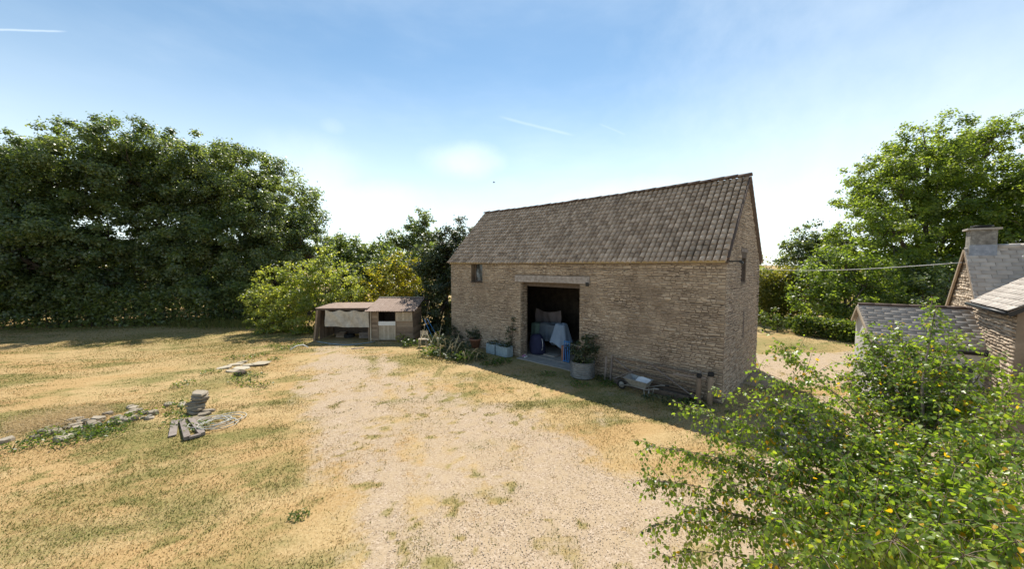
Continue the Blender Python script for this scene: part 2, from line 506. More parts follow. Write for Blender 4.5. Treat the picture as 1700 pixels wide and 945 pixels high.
def grassmat():
    m, nt, out = newmat('grass_blade')
    t = nd(nt, 'ShaderNodeAttribute', _attribute_name='tint').outputs['Fac']
    c = ramp(nt, t, [(0.0, (0.57, 0.44, 0.25)), (0.28, (0.46, 0.33, 0.155)), (0.5, (0.38, 0.235, 0.09)), (0.7, (0.23, 0.215, 0.065)), (1.0, (0.11, 0.14, 0.034))])
    p = nd(nt, 'ShaderNodeBsdfPrincipled', Base__Color=c, Roughness=0.7)
    p.inputs['Specular IOR Level'].default_value = 0.15
    tr = nd(nt, 'ShaderNodeBsdfTranslucent', Color=c)
    mx = nd(nt, 'ShaderNodeMixShader', i0=0.35, i1=p.outputs[0], i2=tr.outputs[0])
    nt.links.new(mx.outputs[0], out.inputs[0])
    return m


M['grass'] = grassmat()


def groundmat():
    m, nt, out = newmat('yard_ground')
    pos = nd(nt, 'ShaderNodeNewGeometry').outputs['Position']
    gr = nd(nt, 'ShaderNodeAttribute', _attribute_name='gravel').outputs['Fac']
    ge = nd(nt, 'ShaderNodeAttribute', _attribute_name='green').outputs['Fac']
    br = nd(nt, 'ShaderNodeAttribute', _attribute_name='brown').outputs['Fac']
    fine = nd(nt, 'ShaderNodeTexNoise', Vector=pos, Scale=16.0, Detail=8.0, Roughness=0.75).outputs[0]
    mid = nd(nt, 'ShaderNodeTexNoise', Vector=pos, Scale=3.2, Detail=6.0, Roughness=0.65).outputs[0]
    vor = nd(nt, 'ShaderNodeTexVoronoi', Vector=pos, Scale=38.0)
    cell = nd(nt, 'ShaderNodeSeparateColor', Color=vor.outputs['Color']).outputs[0]
    # gravel: individual chips of slightly different stone
    cg = ramp(nt, cell, [(0.0, (0.19, 0.135, 0.09)), (0.2, (0.32, 0.24, 0.16)), (0.6, (0.385, 0.295, 0.205)), (1.0, (0.50, 0.40, 0.30))])
    cg = mixc(nt, smooth(nt, mid, 0.35, 0.7), cg, (0.39, 0.295, 0.19))
    cg = mixc(nt, mth(nt, 'MULTIPLY', smooth(nt, fine, 0.60, 0.8), 0.45), cg, (0.30, 0.225, 0.15))
    # dry turf
    ct = ramp(nt, fine, [(0.25, (0.22, 0.15, 0.07)), (0.45, (0.38, 0.265, 0.125)), (0.6, (0.46, 0.335, 0.17)), (0.8, (0.53, 0.41, 0.24))])
    ct = mixc(nt, mth(nt, 'MULTIPLY', br, 0.42), ct, (0.36, 0.215, 0.085))
    cgr = ramp(nt, fine, [(0.3, (0.08, 0.085, 0.024)), (0.55, (0.18, 0.175, 0.055)), (0.8, (0.28, 0.25, 0.095))])
    thr = mth(nt, 'ADD', ge, mth(nt, 'MULTIPLY', mth(nt, 'SUBTRACT', mid, 0.5), 0.9))
    ct = mixc(nt, smooth(nt, thr, 0.12, 1.05), ct, cgr)
    edge = mth(nt, 'ADD', gr, mth(nt, 'ADD', mth(nt, 'MULTIPLY', mth(nt, 'SUBTRACT', mid, 0.5), 1.1), mth(nt, 'MULTIPLY', mth(nt, 'SUBTRACT', fine, 0.5), 0.9)))
    c = mixc(nt, smooth(nt, edge, 0.22, 0.72), ct, cg)
    p = nd(nt, 'ShaderNodeBsdfPrincipled', Base__Color=c, Roughness=0.95)
    p.inputs['Specular IOR Level'].default_value = 0.1
    hgt = mth(nt, 'ADD', fine, mth(nt, 'MULTIPLY', vor.outputs['Distance'], -0.35))
    b = nd(nt, 'ShaderNodeBump', Strength=0.5, Distance=0.02, Height=hgt)
    nt.links.new(b.outputs[0], p.inputs['Normal'])
    nt.links.new(p.outputs[0], out.inputs[0])
    return m


M['ground'] = groundmat()

# ------------------------------------------------------------------ barn frame of reference
BA = vec(-3.66, 21.72, 0)
BT = vec(0.7284, -0.6852, 0)            # along the front wall, left to right
BG = vec(0.6852, 0.7284, 0)             # into the barn
BN = -BG
BL, BW, BE, BR_ = 14.57, 5.75, 4.87, 7.90   # length, width, eaves, ridge
Z = vec(0, 0, 1)


def bp(u, v, d=0.0):
    """barn front wall: u along, v up, d outwards"""
    return BA + BT * u + Z * v + BN * d


# ------------------------------------------------------------------ ground
def masks(x, y):
    """gravel, green, brown fields of the yard (numpy)"""
    n = fbm(x, y, 0.55, 3)
    n2_ = fbm(x, y, 0.22, 5)
    left = np.where(y < 13.6, -2.6 - 0.73 * (y - 5.23), -8.71 - 0.36 * (y - 13.6)) + (n - 0.5) * 2.0 + (fbm(x, y, 1.6, 14) - 0.5) * 1.3
    g = sstep(x - left, -0.8, 1.5)
    cl_ = -1.2 - 0.44 * (y - 5.2)                     # two faint wheel tracks
    off = x - cl_ + 0.25 * np.sin(y * 0.5)
    rut = np.exp(-((np.abs(off) - 0.72) / 0.26) ** 2) * sstep(y, 4, 6) * (1 - sstep(y, 17, 20))
    crest = np.exp(-(off / 0.42) ** 2) * sstep(y, 4, 6) * (1 - sstep(y, 17, 20))
    g = np.clip(g + 0.35 * rut - 0.42 * crest * sstep(n, 0.38, 0.6), 0, 1)
    g = g * (0.62 + 0.38 * sstep(fbm(x, y, 0.9, 15), 0.38, 0.56))
    # turf strip in front of the barn
    dx, dy = x - BA[0], y - BA[1]
    dw = -(dx * BG[0] + dy * BG[1])
    ua = dx * BT[0] + dy * BT[1]
    strip = (1 - sstep(dw + (n - 0.5) * 3.0, 4.2, 6.6)) * sstep(ua, -6.5, -3.0) * (1 - sstep(ua, 14.5, 17.0))
    worn = sstep(fbm(x, y, 1.1, 8), 0.50, 0.68)
    g = g * (1 - strip * (0.92 - 0.35 * worn))
    # track behind the barn on the right, lawn and verges beyond it
    g = np.where((x > 7) & (y > 12.5), sstep(2.6 - np.abs(y - (16.2 + 0.10 * (x - 14)) + (n - 0.5) * 1.0), -0.2, 0.6), g)
    g = np.where(y > 21.5, np.where(x > 9, g, 0), g)
    tuft = np.maximum(0.8 * sstep(fbm(x, y, 1.9, 11, 4), 0.60, 0.70) * sstep(n2_, 0.32, 0.56), 0.8 * sstep(fbm(x, y, 3.4, 19, 3), 0.64, 0.73) * sstep(n, 0.3, 0.55))
    g = g * (1 - 0.8 * tuft)
    # green
    xs, ys = x * 0.93 + y * 0.36, -x * 0.36 + y * 0.93
    st = fbm(xs * 0.45, ys * 1.3, 0.8, 21)
    ge = 0.15 + 0.60 * sstep(st, 0.47, 0.74)
    for (cx, cy, rx, ry, a) in ((-4.5, 17.0, 3.2, 1.3, .7), (-1.0, 14.6, 2.8, 1.0, .55), (-11.6, 13.4, 1.4, 2.8, .7), (-13.5, 16.8, 2.6, 1.5, .55), (-12.0, 9.9, 2.6, 0.7, .9), (-9.6, 10.2, .7, 1.2, .7),
                                (-6.2, 6.6, 1.3, .9, .6), (-9.0, 6.2, 2.0, .8, .5), (-20, 22, 9, 5, .55), (-22, 27, 14, 4, .5), (14, 21, 6, 3, .8),
                                (-6.5, 20.6, 2.2, 1.0, .6), (-14.5, 20, 3, 1.6, .6)):
        ge = np.maximum(ge, a * np.exp(-((x - cx) / rx) ** 2 - ((y - cy) / ry) ** 2) * (0.4 + 1.2 * n))
    near = (1 - sstep(dw, 1.2, 3.2)) * sstep(dw, -0.2, 0.1) * sstep(ua, -3, 0) * (1 - sstep(ua, 14, 15))
    ge = np.maximum(ge, 0.75 * near * (0.3 + 0.9 * n))
    ge = np.maximum(ge, 0.85 * tuft)
    br = sstep(fbm(xs * 0.6, ys * 1.3, 0.75, 33), 0.44, 0.66)
    return g, np.clip(ge, 0, 1), br


def axis(parts):
    out = []
    for a, b, s in parts:
        out.append(np.arange(a, b, s))
    out.append(np.array([parts[-1][1]]))
    return np.concatenate(out)


gx = axis([(-3000, -400, 520), (-400, -60, 34), (-60, -24, 2.0), (-24, -15, 0.4), (-15, 8, 0.12), (8, 22, 0.35), (22, 60, 2.0), (60, 400, 34), (400, 3000, 520)])
gy = axis([(-400, -20, 60), (-20, 4, 3.0), (4, 14, 0.11), (14, 24, 0.2), (24, 40, 0.8), (40, 90, 5), (90, 500, 40), (500, 5000, 500)])
X, Y = np.meshgrid(gx, gy)
g_, ge_, br_ = masks(X, Y)
fade = (np.abs(X) < 30) & (Y < 40) & (Y > 2)
Zg = np.where(fade, (fbm(X, Y, 0.5, 41, 4) - 0.5) * 0.06 + (fbm(X, Y, 2.5, 42, 3) - 0.5) * 0.03, 0) - 0.012
nx, ny = len(gx), len(gy)
idx = np.arange(nx * ny).reshape(ny, nx)
F = np.stack([idx[:-1, :-1], idx[:-1, 1:], idx[1:, 1:], idx[1:, :-1]], -1).reshape(-1, 4)
me = bigmesh('ground', np.stack([X, Y, Zg], -1).reshape(-1, 3), F, smooth_=True,
             attrs={'gravel': g_.ravel(), 'green': ge_.ravel(), 'brown': br_.ravel()})
tag(link('ground', me, None, M['ground']), 'dry yard and lawn of gravel and parched turf', None, None, 'structure')


# ------------------------------------------------------------------ stone walls
def stone_cells(u0, u1, v0, v1, holes, ch=(0.042, 0.088), cw=(0.09, 0.27)):
    cells = []
    v = v0
    while v < v1 - 0.03:
        h = min(rng.uniform(*ch), v1 - v)
        u = u0
        # free intervals of this course
        iv = [(u0, u1)]
        for (a, b, c, d) in holes:
            if c < v + h and d > v:
                nv = []
                for (p, q) in iv:
                    if b <= p or a >= q:
                        nv.append((p, q))
                    else:
                        if a > p:
                            nv.append((p, a))
                        if b < q:
                            nv.append((b, q))
                iv = nv
        for (p, q) in iv:
            u = p
            while u < q - 0.02:
                w = min(cw[1] * 1.7, cw[0] + (cw[1] - cw[0]) * rng.gamma(1.6, 0.28)) * (1.2 if h > 0.07 else 0.95)
                if q - (u + w) < 0.1:
                    w = q - u
                cells.append((u, v, w, h))
                u += w
        v += h
    return np.array(cells)


def stones_geo(cells, O, T, N, proud=(0.004, 0.026), joint=0.011):
    """chamfered blocks proud of the wall; returns V (n,8,3) and quads"""
    n = len(cells)
    u, v, w, h = cells.T
    keep = rng.random(n) > 0.022
    cells = cells[keep]
    n = len(cells)
    u, v, w, h = cells.T
    v = v + 0.014 * np.sin(u * 1.9 + v * 2.1) + 0.008 * np.sin(u * 5.3 + v * 9) + rng.normal(0, 0.006, n)
    h = h * rng.uniform(0.82, 1.12, n)
    j = joint * rng.uniform(0.3, 1.9, (n, 4)) * np.array([.45, .45, 1.05, 1.05])
    a0, a1, b0, b1 = u + j[:, 0] * .5, u + w - j[:, 1] * .5, v + j[:, 2] * .5, v + h - j[:, 3] * .5
    pr = rng.uniform(*proud, n)
    ch = np.minimum(0.014, np.minimum(w, h) * 0.2)
    V = np.zeros((n, 8, 3))
    cs = [(a0, b0), (a1, b0), (a1, b1), (a0, b1)]
    for k, (a, b) in enumerate(cs):
        V[:, k] = O + np.outer(a, T) + np.outer(b, Z) + np.outer(np.full(n, -0.02), N)
    ci = [(a0 + ch, b0 + ch), (a1 - ch, b0 + ch), (a1 - ch, b1 - ch), (a0 + ch, b1 - ch)]
    for k, (a, b) in enumerate(ci):
        a = a + rng.normal(0, 0.012, n)
        b = b + rng.normal(0, 0.008, n)
        V[:, 4 + k] = O + np.outer(a, T) + np.outer(b, Z) + np.outer(pr + rng.normal(0, 0.005, n), N)
    Fq = np.array([(4, 5, 6, 7), (0, 1, 5, 4), (1, 2, 6, 5), (2, 3, 7, 6), (3, 0, 4, 7)])
    return V, Fq


def place_stones(sets, parent, nind):
    """sets: list of (V, area score); the nind largest become objects, the rest one part"""
    V = np.concatenate([s[0] for s in sets])
    Fq = sets[0][1]
    cen = V[:, 4:].mean(1)
    ar = np.linalg.norm(np.cross(V[:, 5] - V[:, 4], V[:, 7] - V[:, 4]), axis=1)
    nrm = np.cross(V[:, 5] - V[:, 4], V[:, 7] - V[:, 4])
    nrm /= np.linalg.norm(nrm, axis=1)[:, None]
    to = vec(0, 0, CAMH) - cen
    dist = np.linalg.norm(to, axis=1)
    score = ar * np.abs((nrm * to).sum(1)) / dist ** 3
    order = np.argsort(-score)
    tint = rng.random(len(V))
    for i in order[:nind]:
        c = cen[i]
        me = bigmesh('stone', V[i] - c, Fq, tint=np.full(5, tint[i]))
        o = link('stone', me, parent, M['stone'])
        o.location = Vector(c)
    rest = order[nind:]
    if len(rest):
        VV = V[rest].reshape(-1, 3)
        FF = (Fq[None] + (np.arange(len(rest)) * 8)[:, None, None]).reshape(-1, 4)
        me = bigmesh('stone_courses', VV, FF, tint=np.repeat(tint[rest], 5))
        o = link('stone_courses', me, parent, M['stone'])
        o['kind'] = 'stuff'


def wall_grid(mb, O, T, N, us, vs, holes, thick):
    """a wall slab with rectangular holes: outer and inner faces and reveals"""
    def solid(i, j):
        if i < 0 or j < 0 or i >= len(us) - 1 or j >= len(vs) - 1:
            return False
        cu, cv = (us[i] + us[i + 1]) / 2, (vs[j] + vs[j + 1]) / 2
        return not any(a < cu < b and c < cv < d for (a, b, c, d) in holes)

    def P(u, v, d):
        return O + T * u + Z * v - N * d
    for i in range(len(us) - 1):
        for j in range(len(vs) - 1):
            if not solid(i, j):
                continue
            u0, u1, v0, v1 = us[i], us[i + 1], vs[j], vs[j + 1]
            mb.add([P(u0, v0, 0), P(u1, v0, 0), P(u1, v1, 0), P(u0, v1, 0)], [(0, 1, 2, 3)])
            mb.add([P(u0, v0, thick), P(u1, v0, thick), P(u1, v1, thick), P(u0, v1, thick)], [(3, 2, 1, 0)])
            for (di, dj, a, b) in ((-1, 0, (u0, v0), (u0, v1)), (1, 0, (u1, v1), (u1, v0)), (0, -1, (u1, v0), (u0, v0)), (0, 1, (u0, v1), (u1, v1))):
                if not solid(i + di, j + dj):
                    mb.add([P(*a, 0), P(*b, 0), P(*b, thick), P(*a, thick)], [(0, 1, 2, 3)])


# ------------------------------------------------------------------ barn
barn = thing('barn', BA + BT * BL / 2 + BG * BW / 2, 'long stone barn with steep tiled roof and open cart doorway', 'barn')
TH = 0.5
DOOR = (5.62, 9.03, -0.3, 3.76)
WIN = (1.86, 2.80, 3.66, 4.80)
GT = BG                                  # gable runs from the front corner backwards
GO = bp(BL, 0)
GN = BT
GWIN = (2.15, 2.98, 3.92, 5.08)
mb = MB()
wall_grid(mb, BA, BT, BN, [0, 1.86, 2.80, 5.62, 9.03, BL], [-0.3, 3.66, 3.76, 4.80, BE - 0.06], [DOOR, WIN], TH)
wall_grid(mb, GO + BG * TH, BG, GN, [0, GWIN[0] - TH, GWIN[1] - TH, BW - 2 * TH], [-0.3, GWIN[2], BE], [(GWIN[0] - TH, GWIN[1] - TH, GWIN[2], GWIN[3])], TH)
mb.add([GO + BG * 0 + Z * BE, GO + BG * BW + Z * BE, GO + BG * BW / 2 + Z * (BR_ - 0.06)], [(0, 1, 2)])
# gable triangle with the top of the window cut out
wallo = mb.build('wall', M['mortar'], barn)
# front corner return on the gable, rear wall, left gable, floor and inner lining
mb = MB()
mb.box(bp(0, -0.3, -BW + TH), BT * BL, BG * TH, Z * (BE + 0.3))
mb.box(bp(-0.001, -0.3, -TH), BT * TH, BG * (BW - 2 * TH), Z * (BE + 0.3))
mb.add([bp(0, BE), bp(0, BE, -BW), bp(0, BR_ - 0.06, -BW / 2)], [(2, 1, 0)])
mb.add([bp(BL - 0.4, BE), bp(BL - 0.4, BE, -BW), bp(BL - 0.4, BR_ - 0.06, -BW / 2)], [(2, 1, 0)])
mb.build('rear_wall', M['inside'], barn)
mb = MB()
mb.box(bp(TH + .02, -0.2, -TH - 0.02), BT * (BL - 2 * TH - .04), BG * (BW - 2 * TH - .04), Z * 0.235)
mb.build('floor_slab', M['concrete'], barn)
mb = MB()
mb.box(bp(DOOR[0] + .02, -0.2, 0.32), BT * (DOOR[1] - DOOR[0] - .04), BG * 0.82, Z * 0.222, jit=0.004)
mb.build('threshold', M['concrete'], barn)
# gable window top piece: the opening reaches above the eaves line
sets = []
c1 = stone_cells(0, BL, 0.0, BE - 0.05, [(DOOR[0], DOOR[1], 0, 3.78), (5.25, 9.54, 3.74, 4.12), WIN])
sets.append(stones_geo(c1, BA, BT, BN))
c2 = stone_cells(0, BW, 0.0, BR_, [GWIN, (2.02, 3.12, GWIN[3] - .02, GWIN[3] + 0.12)])
half = BW / 2
top = (BR_ - 0.10) - np.abs(c2[:, [0]] + np.array([[0, 1]]) * c2[:, [2]] - half) * ((BR_ - BE) / half)
c2 = c2[(c2[:, 1] + c2[:, 3]) < top.min(1)]
sets.append(stones_geo(c2, GO, BG, GN))
# stones of the left door reveal, seen from the yard
c3 = stone_cells(0, TH, 0.0, 3.74, [], cw=(0.15, 0.3))
V3, _ = stones_geo(c3, bp(DOOR[0], 0), BG, BT, proud=(0.004, 0.015))
sets.append((V3, _))
place_stones([(s[0], s[1]) for s in sets], wallo, 300)

# lintel of two weathered beams with an iron bracket
mb = MB()
mb.box(bp(5.27, 3.775, 0.05), BT * 4.24, BG * 0.26, Z * 0.31, jit=0.012)
lo = mb.build('door_lintel', M['lintel'], barn)
mb = MB()
for k in range(5):
    z0 = 3.80 + k * 0.055 + rng.uniform(-.01, .01)
    u0 = 5.3 + rng.uniform(0, 1.5)
    mb.box(bp(u0, z0, 0.056), BT * rng.uniform(1.2, 2.5), BG * 0.02, Z * 0.006)
mb.build('crack', M['darkwood'], lo)
mb = MB()
mb.box(bp(9.36, 3.70, 0.075), BT * 0.14, BG * 0.04, Z * 0.16)
mb.build('iron_bracket', M['black'], lo)
mb = MB()
mb.box(bp(5.62, 3.56, -0.28), BT * 3.41, BG * 0.2, Z * 0.21)
mb.build('inner_lintel', M['darkwood'], barn)
# the timber door post at the right jamb
mb = MB()
mb.box(bp(8.90, 0.05, -0.10), BT * 0.125, BG * 0.14, Z * 1.15)
mb.build('door_post', M['oldwood'], barn)

# front window
wo_ = thing  # alias
mb = MB()
u0, u1, v0, v1 = WIN
for (a, b, c, d) in ((u0 + .10, u0 + .19, v0 + .002, v1 - .002), (u1 - .07, u1 - .004, v0 + .002, v1 - .002), (u0 + .192, u1 - .072, v0 + .003, v0 + .075), (u0 + .192, u1 - .072, v1 - .07, v1 - .003)):
    mb.box(bp(a, c, -0.20), BT * (b - a), BG * 0.07, Z * (d - c))
wf = mb.build('window', M['darkwood'], barn)
mb = MB()
nxp, nzp = 8, 10
vs = []
for j in range(nzp + 1):
    for i in range(nxp + 1):
        a, b = i / nxp, j / nzp
        vs.append(bp(u0 + .19 + a * (u1 - u0 - .26), v0 + .07 + b * (v1 - v0 - .14), -0.235 + 0.018 * math.sin(9 * a + 5 * b) + rng.normal(0, .005)))
mb.add(vs, [(j * (nxp + 1) + i, j * (nxp + 1) + i + 1, (j + 1) * (nxp + 1) + i + 1, (j + 1) * (nxp + 1) + i) for j in range(nzp) for i in range(nxp)], sm=True)
mb.build('plastic_pane', M['glass'], wf)
mb = MB()
mb.box(bp(u0 - .03, v0 - .055, 0.03), BT * (u1 - u0 + .06), BG * 0.30, Z * 0.055)
mb.build('window_sill', M['darkwood'], wf)


# gable window: timber frame with bars and half open shutter boards
def gp(u, v, d=0.0):
    return GO + BG * u + Z * v + GN * d


mb = MB()
a0, a1, v0, v1 = GWIN
mb.add([gp(a0 + .01, BE - .02, 0.006), gp(a1 - .01, BE - .02, 0.006), gp(a1 - .01, v1, 0.006), gp(a0 + .01, v1, 0.006)], [(0, 1, 2, 3)])
for (a, b, c, d) in ((a0, a0 + .07, v0, v1), (a1 - .07, a1, v0, v1), (a0 + .07, a1 - .07, v0, v0 + .06), (a0 + .38, a0 + .43, v0 + .06, v1)):
    mb.box(gp(a, c, -0.02), BG * (b - a), -GN * 0.09, Z * (d - c))
gw = mb.build('window', M['darkwood'], barn)
mb = MB()
mb.box(gp(a0 + .07, v0 + .06, -0.075), BG * (a1 - a0 - .14), -GN * 0.02, Z * (v1 - v0 - .06))
mb.build('pane', M['glass'], gw)
mb = MB()
mb.box(gp(a0 - .12, v1, 0.028), BG * (a1 - a0 + .24), -GN * 0.1, Z * 0.11)
mb.build('window_lintel', M['oldwood'], gw)
mb = MB()
mb.box(gp(2.70, 1.80, 0.045), BG * 0.045, -GN * 0.05, Z * 1.05)
mb.build('downpipe_stub', M['oldwood'], barn)
mb = MB()
mb.bar(gp(0.10, 4.72, 0.02), gp(0.10, 4.72, 0.42), 0.05, 0.05)
mb.bar(gp(0.10, 4.74, 0.34), gp(0.10, 4.64, 0.44), 0.09, 0.07)
mb.build('lamp_bracket', M['black'], barn)

# roof: under boarding, pantiles and ridge
SL = math.hypot(BW / 2, BR_ - BE)
RS = (-BG * 0 + BN * (BW / 2) - Z * (BR_ - BE)) / SL        # down the front slope
RN = np.cross(BT, -RS)
RN = RN / np.linalg.norm(RN)
if RN[2] < 0:
    RN = -RN
RB = bp(0, BR_, -BW / 2)                                     # ridge, left end
OV = 0.24
mb = MB()
for s in (1, -1):
    down = (BN * s * (BW / 2) - Z * (BR_ - BE)) / SL
    nn = np.cross(BT, -down) * s
    nn = nn if nn[2] > 0 else -nn
    o = RB - BT * 0.08 - nn * 0.135
    mb.box(o, BT * (BL + 0.14), down * (SL + OV - 0.04), nn * 0.05)
roofo = mb.build('roof', M['darkwood'], barn)
mb = MB()
mb.box(bp(0.02, BE - 0.20, 0.085), BT * (BL - 0.04), BG * 0.03, Z * 0.07)
mb.build('eaves_board', M['straw'], roofo)
TW, GA, TL = 0.2135, 0.256, 0.32
ncol = int((BL + 0.22) / TW)
nrow = 17
GA = (SL + OV) / nrow
# tile template: x across, y down the slope, z out; a roll and a trough
prof = [(0.004, -0.030), (0.014, -0.006), (0.034, 0.032), (0.075, 0.054), (0.125, 0.056), (0.160, 0.038), (0.184, 0.004), (0.192, -0.030)]
tv, tf = [], []
for (x, z) in prof:
    tv.append((x, 0.0, z))
for (x, z) in prof:
    tv.append((x, TL, z + 0.052))
for (x, z) in prof:
    tv.append((x, TL + 0.002, z + 0.052 - 0.017))
np_ = len(prof)
for i in range(np_ - 1):
    tf.append((i, i + np_, i + np_ + 1, i + 1))
    tf.append((i + np_, i + 2 * np_, i + 2 * np_ + 1, i + np_ + 1))
tv = np.array(tv)
tf = np.array(tf)
tile_me = bigmesh('tile', tv, tf, tint=np.zeros(len(tf)), smooth_=False)
tile_me.materials.append(M['tile'])
tiles = []
for r in range(nrow):
    for c in range(ncol):
        sag = 0.03 * math.sin(c * 0.165 + 1) - 0.11 * math.sin(math.pi * c / 70) + 0.02 * math.sin(c * 0.055 + r * 0.3)
        o = RB - BT * 0.11 + BT * (c * TW) + RS * (r * GA - 0.03) + RN * (0.026 + sag * 0.6)
        ang = rng.normal(0, 0.012)
        lift = rng.normal(0, 0.006)
        ax = BT * math.cos(ang) + RS * math.sin(ang)
        ay = RS * math.cos(ang) - BT * math.sin(ang) + RN * lift
        o = o + RN * rng.normal(0, 0.003) + RS * rng.normal(0, 0.006)
        tiles.append((o, ax, ay))
dist = [np.linalg.norm(t_[0] - vec(0, 0, CAMH)) for t_ in tiles]
order = np.argsort(dist)
for i in order[:300]:
    o, ax, ay = tiles[i]
    ob = link('tile', tile_me, roofo)
    ob.matrix_basis = Matrix(((ax[0], ay[0], RN[0], o[0]), (ax[1], ay[1], RN[1], o[1]), (ax[2], ay[2], RN[2], o[2]), (0, 0, 0, 1)))
VV, FF, TT = [], [], []
for k, i in enumerate(order[300:]):
    o, ax, ay = tiles[i]
    VV.append(o + tv[:, [0]] * ax + tv[:, [1]] * ay + tv[:, [2]] * RN)
    FF.append(tf + k * len(tv))
    TT.append(np.full(len(tf), rng.random()))
o = link('tile_courses', bigmesh('tile_courses', np.concatenate(VV), np.concatenate(FF), tint=np.concatenate(TT)), roofo, M['tile'])
o['kind'] = 'stuff'
# rear slope, never seen from the yard: corrugation of the same tiles in one sheet
mb = MB()
down = (BG * (BW / 2) - Z * (BR_ - BE)) / SL
nn = np.cross(BT, down)
nn = nn if nn[2] > 0 else -nn
for r in range(nrow):
    mb.box(RB - BT * 0.1 + down * (r * GA) + nn * 0.012, BT * (BL + 0.2), down * (GA + 0.04) + nn * 0.03, nn * 0.03)
o = mb.build('rear_tile_courses', M['tile'], roofo)
mb = MB()
nseg = 6
rv, rf = [], []
for e in (0, 1):
    for k in range(nseg + 1):
        a = math.pi * k / nseg
        rv.append((e * 0.46, 0.15 * math.cos(a), 0.11 * math.sin(a) + 0.012 * e))
for e in (0, 1):
    for k in range(nseg + 1):
        a = math.pi * k / nseg
        rv.append((e * 0.46, 0.125 * math.cos(a), 0.085 * math.sin(a) + 0.012 * e - 0.005))
q = nseg + 1
for k in range(nseg):
    rf += [(k, k + 1, q + k + 1, q + k), (2 * q + k, 3 * q + k, 3 * q + k + 1, 2 * q + k + 1), (q + k, q + k + 1, 3 * q + k + 1, 3 * q + k), (k, 2 * q + k, 2 * q + k + 1, k + 1)]
ridge_me = bigmesh('ridge_tile', np.array(rv), np.array(rf), tint=np.zeros(len(rf)))
ridge_me.materials.append(M['ridge'])
nr = int((BL + 0.2) / 0.45)
for k in range(nr + 1):
    ob = link('ridge_tile', ridge_me, roofo)
    p = RB - BT * 0.11 + BT * (k * (BL + 0.22 - 0.46) / nr) + Z * (0.01 - 0.07 * math.sin(math.pi * k / nr) + rng.normal(0, 0.011))
    ob.matrix_basis = Matrix(((BT[0], BG[0], 0, p[0]), (BT[1], BG[1], 0, p[1]), (0, 0, 1, p[2] + 0.05), (0, 0, 0, 1)))
# mortared verge on the visible gable
mb = MB()
for s in (1, -1):
    dn = (BN * s * (BW / 2) - Z * (BR_ - BE)) / SL
    nn = np.cross(BT, dn)
    nn = nn if nn[2] > 0 else -nn
    mb.box(RB + BT * (BL - 0.02) - nn * 0.05 + dn * 0.03, BT * 0.10, dn * (SL + 0.05), nn * 0.085, jit=0.006)
mb.build('verge', M['ridge'], roofo)


# ------------------------------------------------------------------ cottage on the right
def slates(parent, O, A, Dn, N, width_fn, length, gauge, w, mat, start=0, thick=0.009):
    """courses of slates: O top corner, A across, Dn down, width_fn(s) -> (a0,a1) across range at distance s down"""
    n = int(length / gauge)
    k = 0
    meshes = []
    for _ in range(5):
        jw = w * rng.uniform(0.975, 0.992)
        L = gauge * 1.5
        v = np.array([(0, 0, 0), (jw, 0, 0), (jw, L, 0.024), (0, L, 0.024), (0.004, L - .003, 0.024 + thick), (jw - .004, L - .003, 0.024 + thick), (jw, 0, thick), (0, 0, thick)])
        v[2:6, 1] += rng.normal(0, 0.006)
        f = np.array([(7, 6, 5, 4)[::-1], (4, 5, 2, 3)[::-1], (5, 6, 1, 2)[::-1], (7, 4, 3, 0)[::-1]])
        me = bigmesh('slate', v, f, tint=np.zeros(4))
        me.materials.append(mat)
        meshes.append(me)
    for r in range(n):
        s0 = r * gauge - gauge * 0.5
        a0, a1 = width_fn(r * gauge + gauge * 0.5)
        a = a0 - w * ((0.5 if r % 2 else 0) + rng.uniform(0, .25))
        while a < a1 - 0.04:
            lo_, hi_ = max(a, a0), min(a + w, a1)
            if hi_ - lo_ > 0.05:
                ob = link('slate', meshes[random.randrange(5)], parent)
                sc_ = (hi_ - lo_) / w
                p = O + A * lo_ + Dn * max(s0, 0.0) + N * (0.004 + rng.uniform(0, .004))
                ax = A * sc_
                ly = 1.0 if s0 >= 0 else 0.68
                ay = Dn * ly
                ob.matrix_basis = Matrix(((ax[0], ay[0], N[0], p[0]), (ax[1], ay[1], N[1], p[1]), (ax[2], ay[2], N[2], p[2]), (0, 0, 0, 1)))
                k += 1
            a += w
    return k


HA = vec(14.99, 11.92, 5.16)              # apex of the stone gable
HG = vec(-0.65, -0.76, 0)
HR = vec(0.76, -0.65, 0)
HP = math.tan(rad(49))
cot = thing('cottage', (HA[0] + 1.5, HA[1] - 1.5, 0), 'stone cottage with slate roofs, square chimney and low white lean-to wing', 'cottage')


def hp(w, z, r=0.0):
    """cottage: w towards the yard from the ridge, r along the ridge"""
    return vec(HA[0], HA[1], 0) + HG * w + HR * r + Z * z


mb = MB()
ev = HA[2] - 1.75 * HP
ef = HA[2] - 1.42 * HP
poly = [hp(-1.75, 0), hp(1.42, 0), hp(1.42, ef), hp(0, HA[2] - 0.03), hp(-1.75, ev)]
mb.add(poly, [(0, 1, 2, 3, 4)])
mb.add([hp(1.42, 0), hp(4.25, 0), hp(4.25, 3.40), hp(1.42, 3.40)], [(0, 1, 2, 3)])
mb.add([hp(4.25, 0), hp(4.25, 0, 4), hp(4.25, 3.40, 4), hp(4.25, 3.40)], [(0, 1, 2, 3)])
mb.add([hp(4.25, 3.40), hp(4.25, 3.40, 3.2), hp(4.25, 4.75, 1.6)], [(0, 1, 2)])
mb.add([hp(-1.75, 0), hp(-1.75, 0, 5), hp(-1.75, ev, 5), hp(-1.75, ev)], [(3, 2, 1, 0)])
cw = mb.build('wall', M['mortar'], cot)
cc = stone_cells(-1.75, 4.25, 0.0, HA[2], [], ch=(0.06, 0.12), cw=(0.12, 0.34))
ua, ub = cc[:, 0], cc[:, 0] + cc[:, 2]
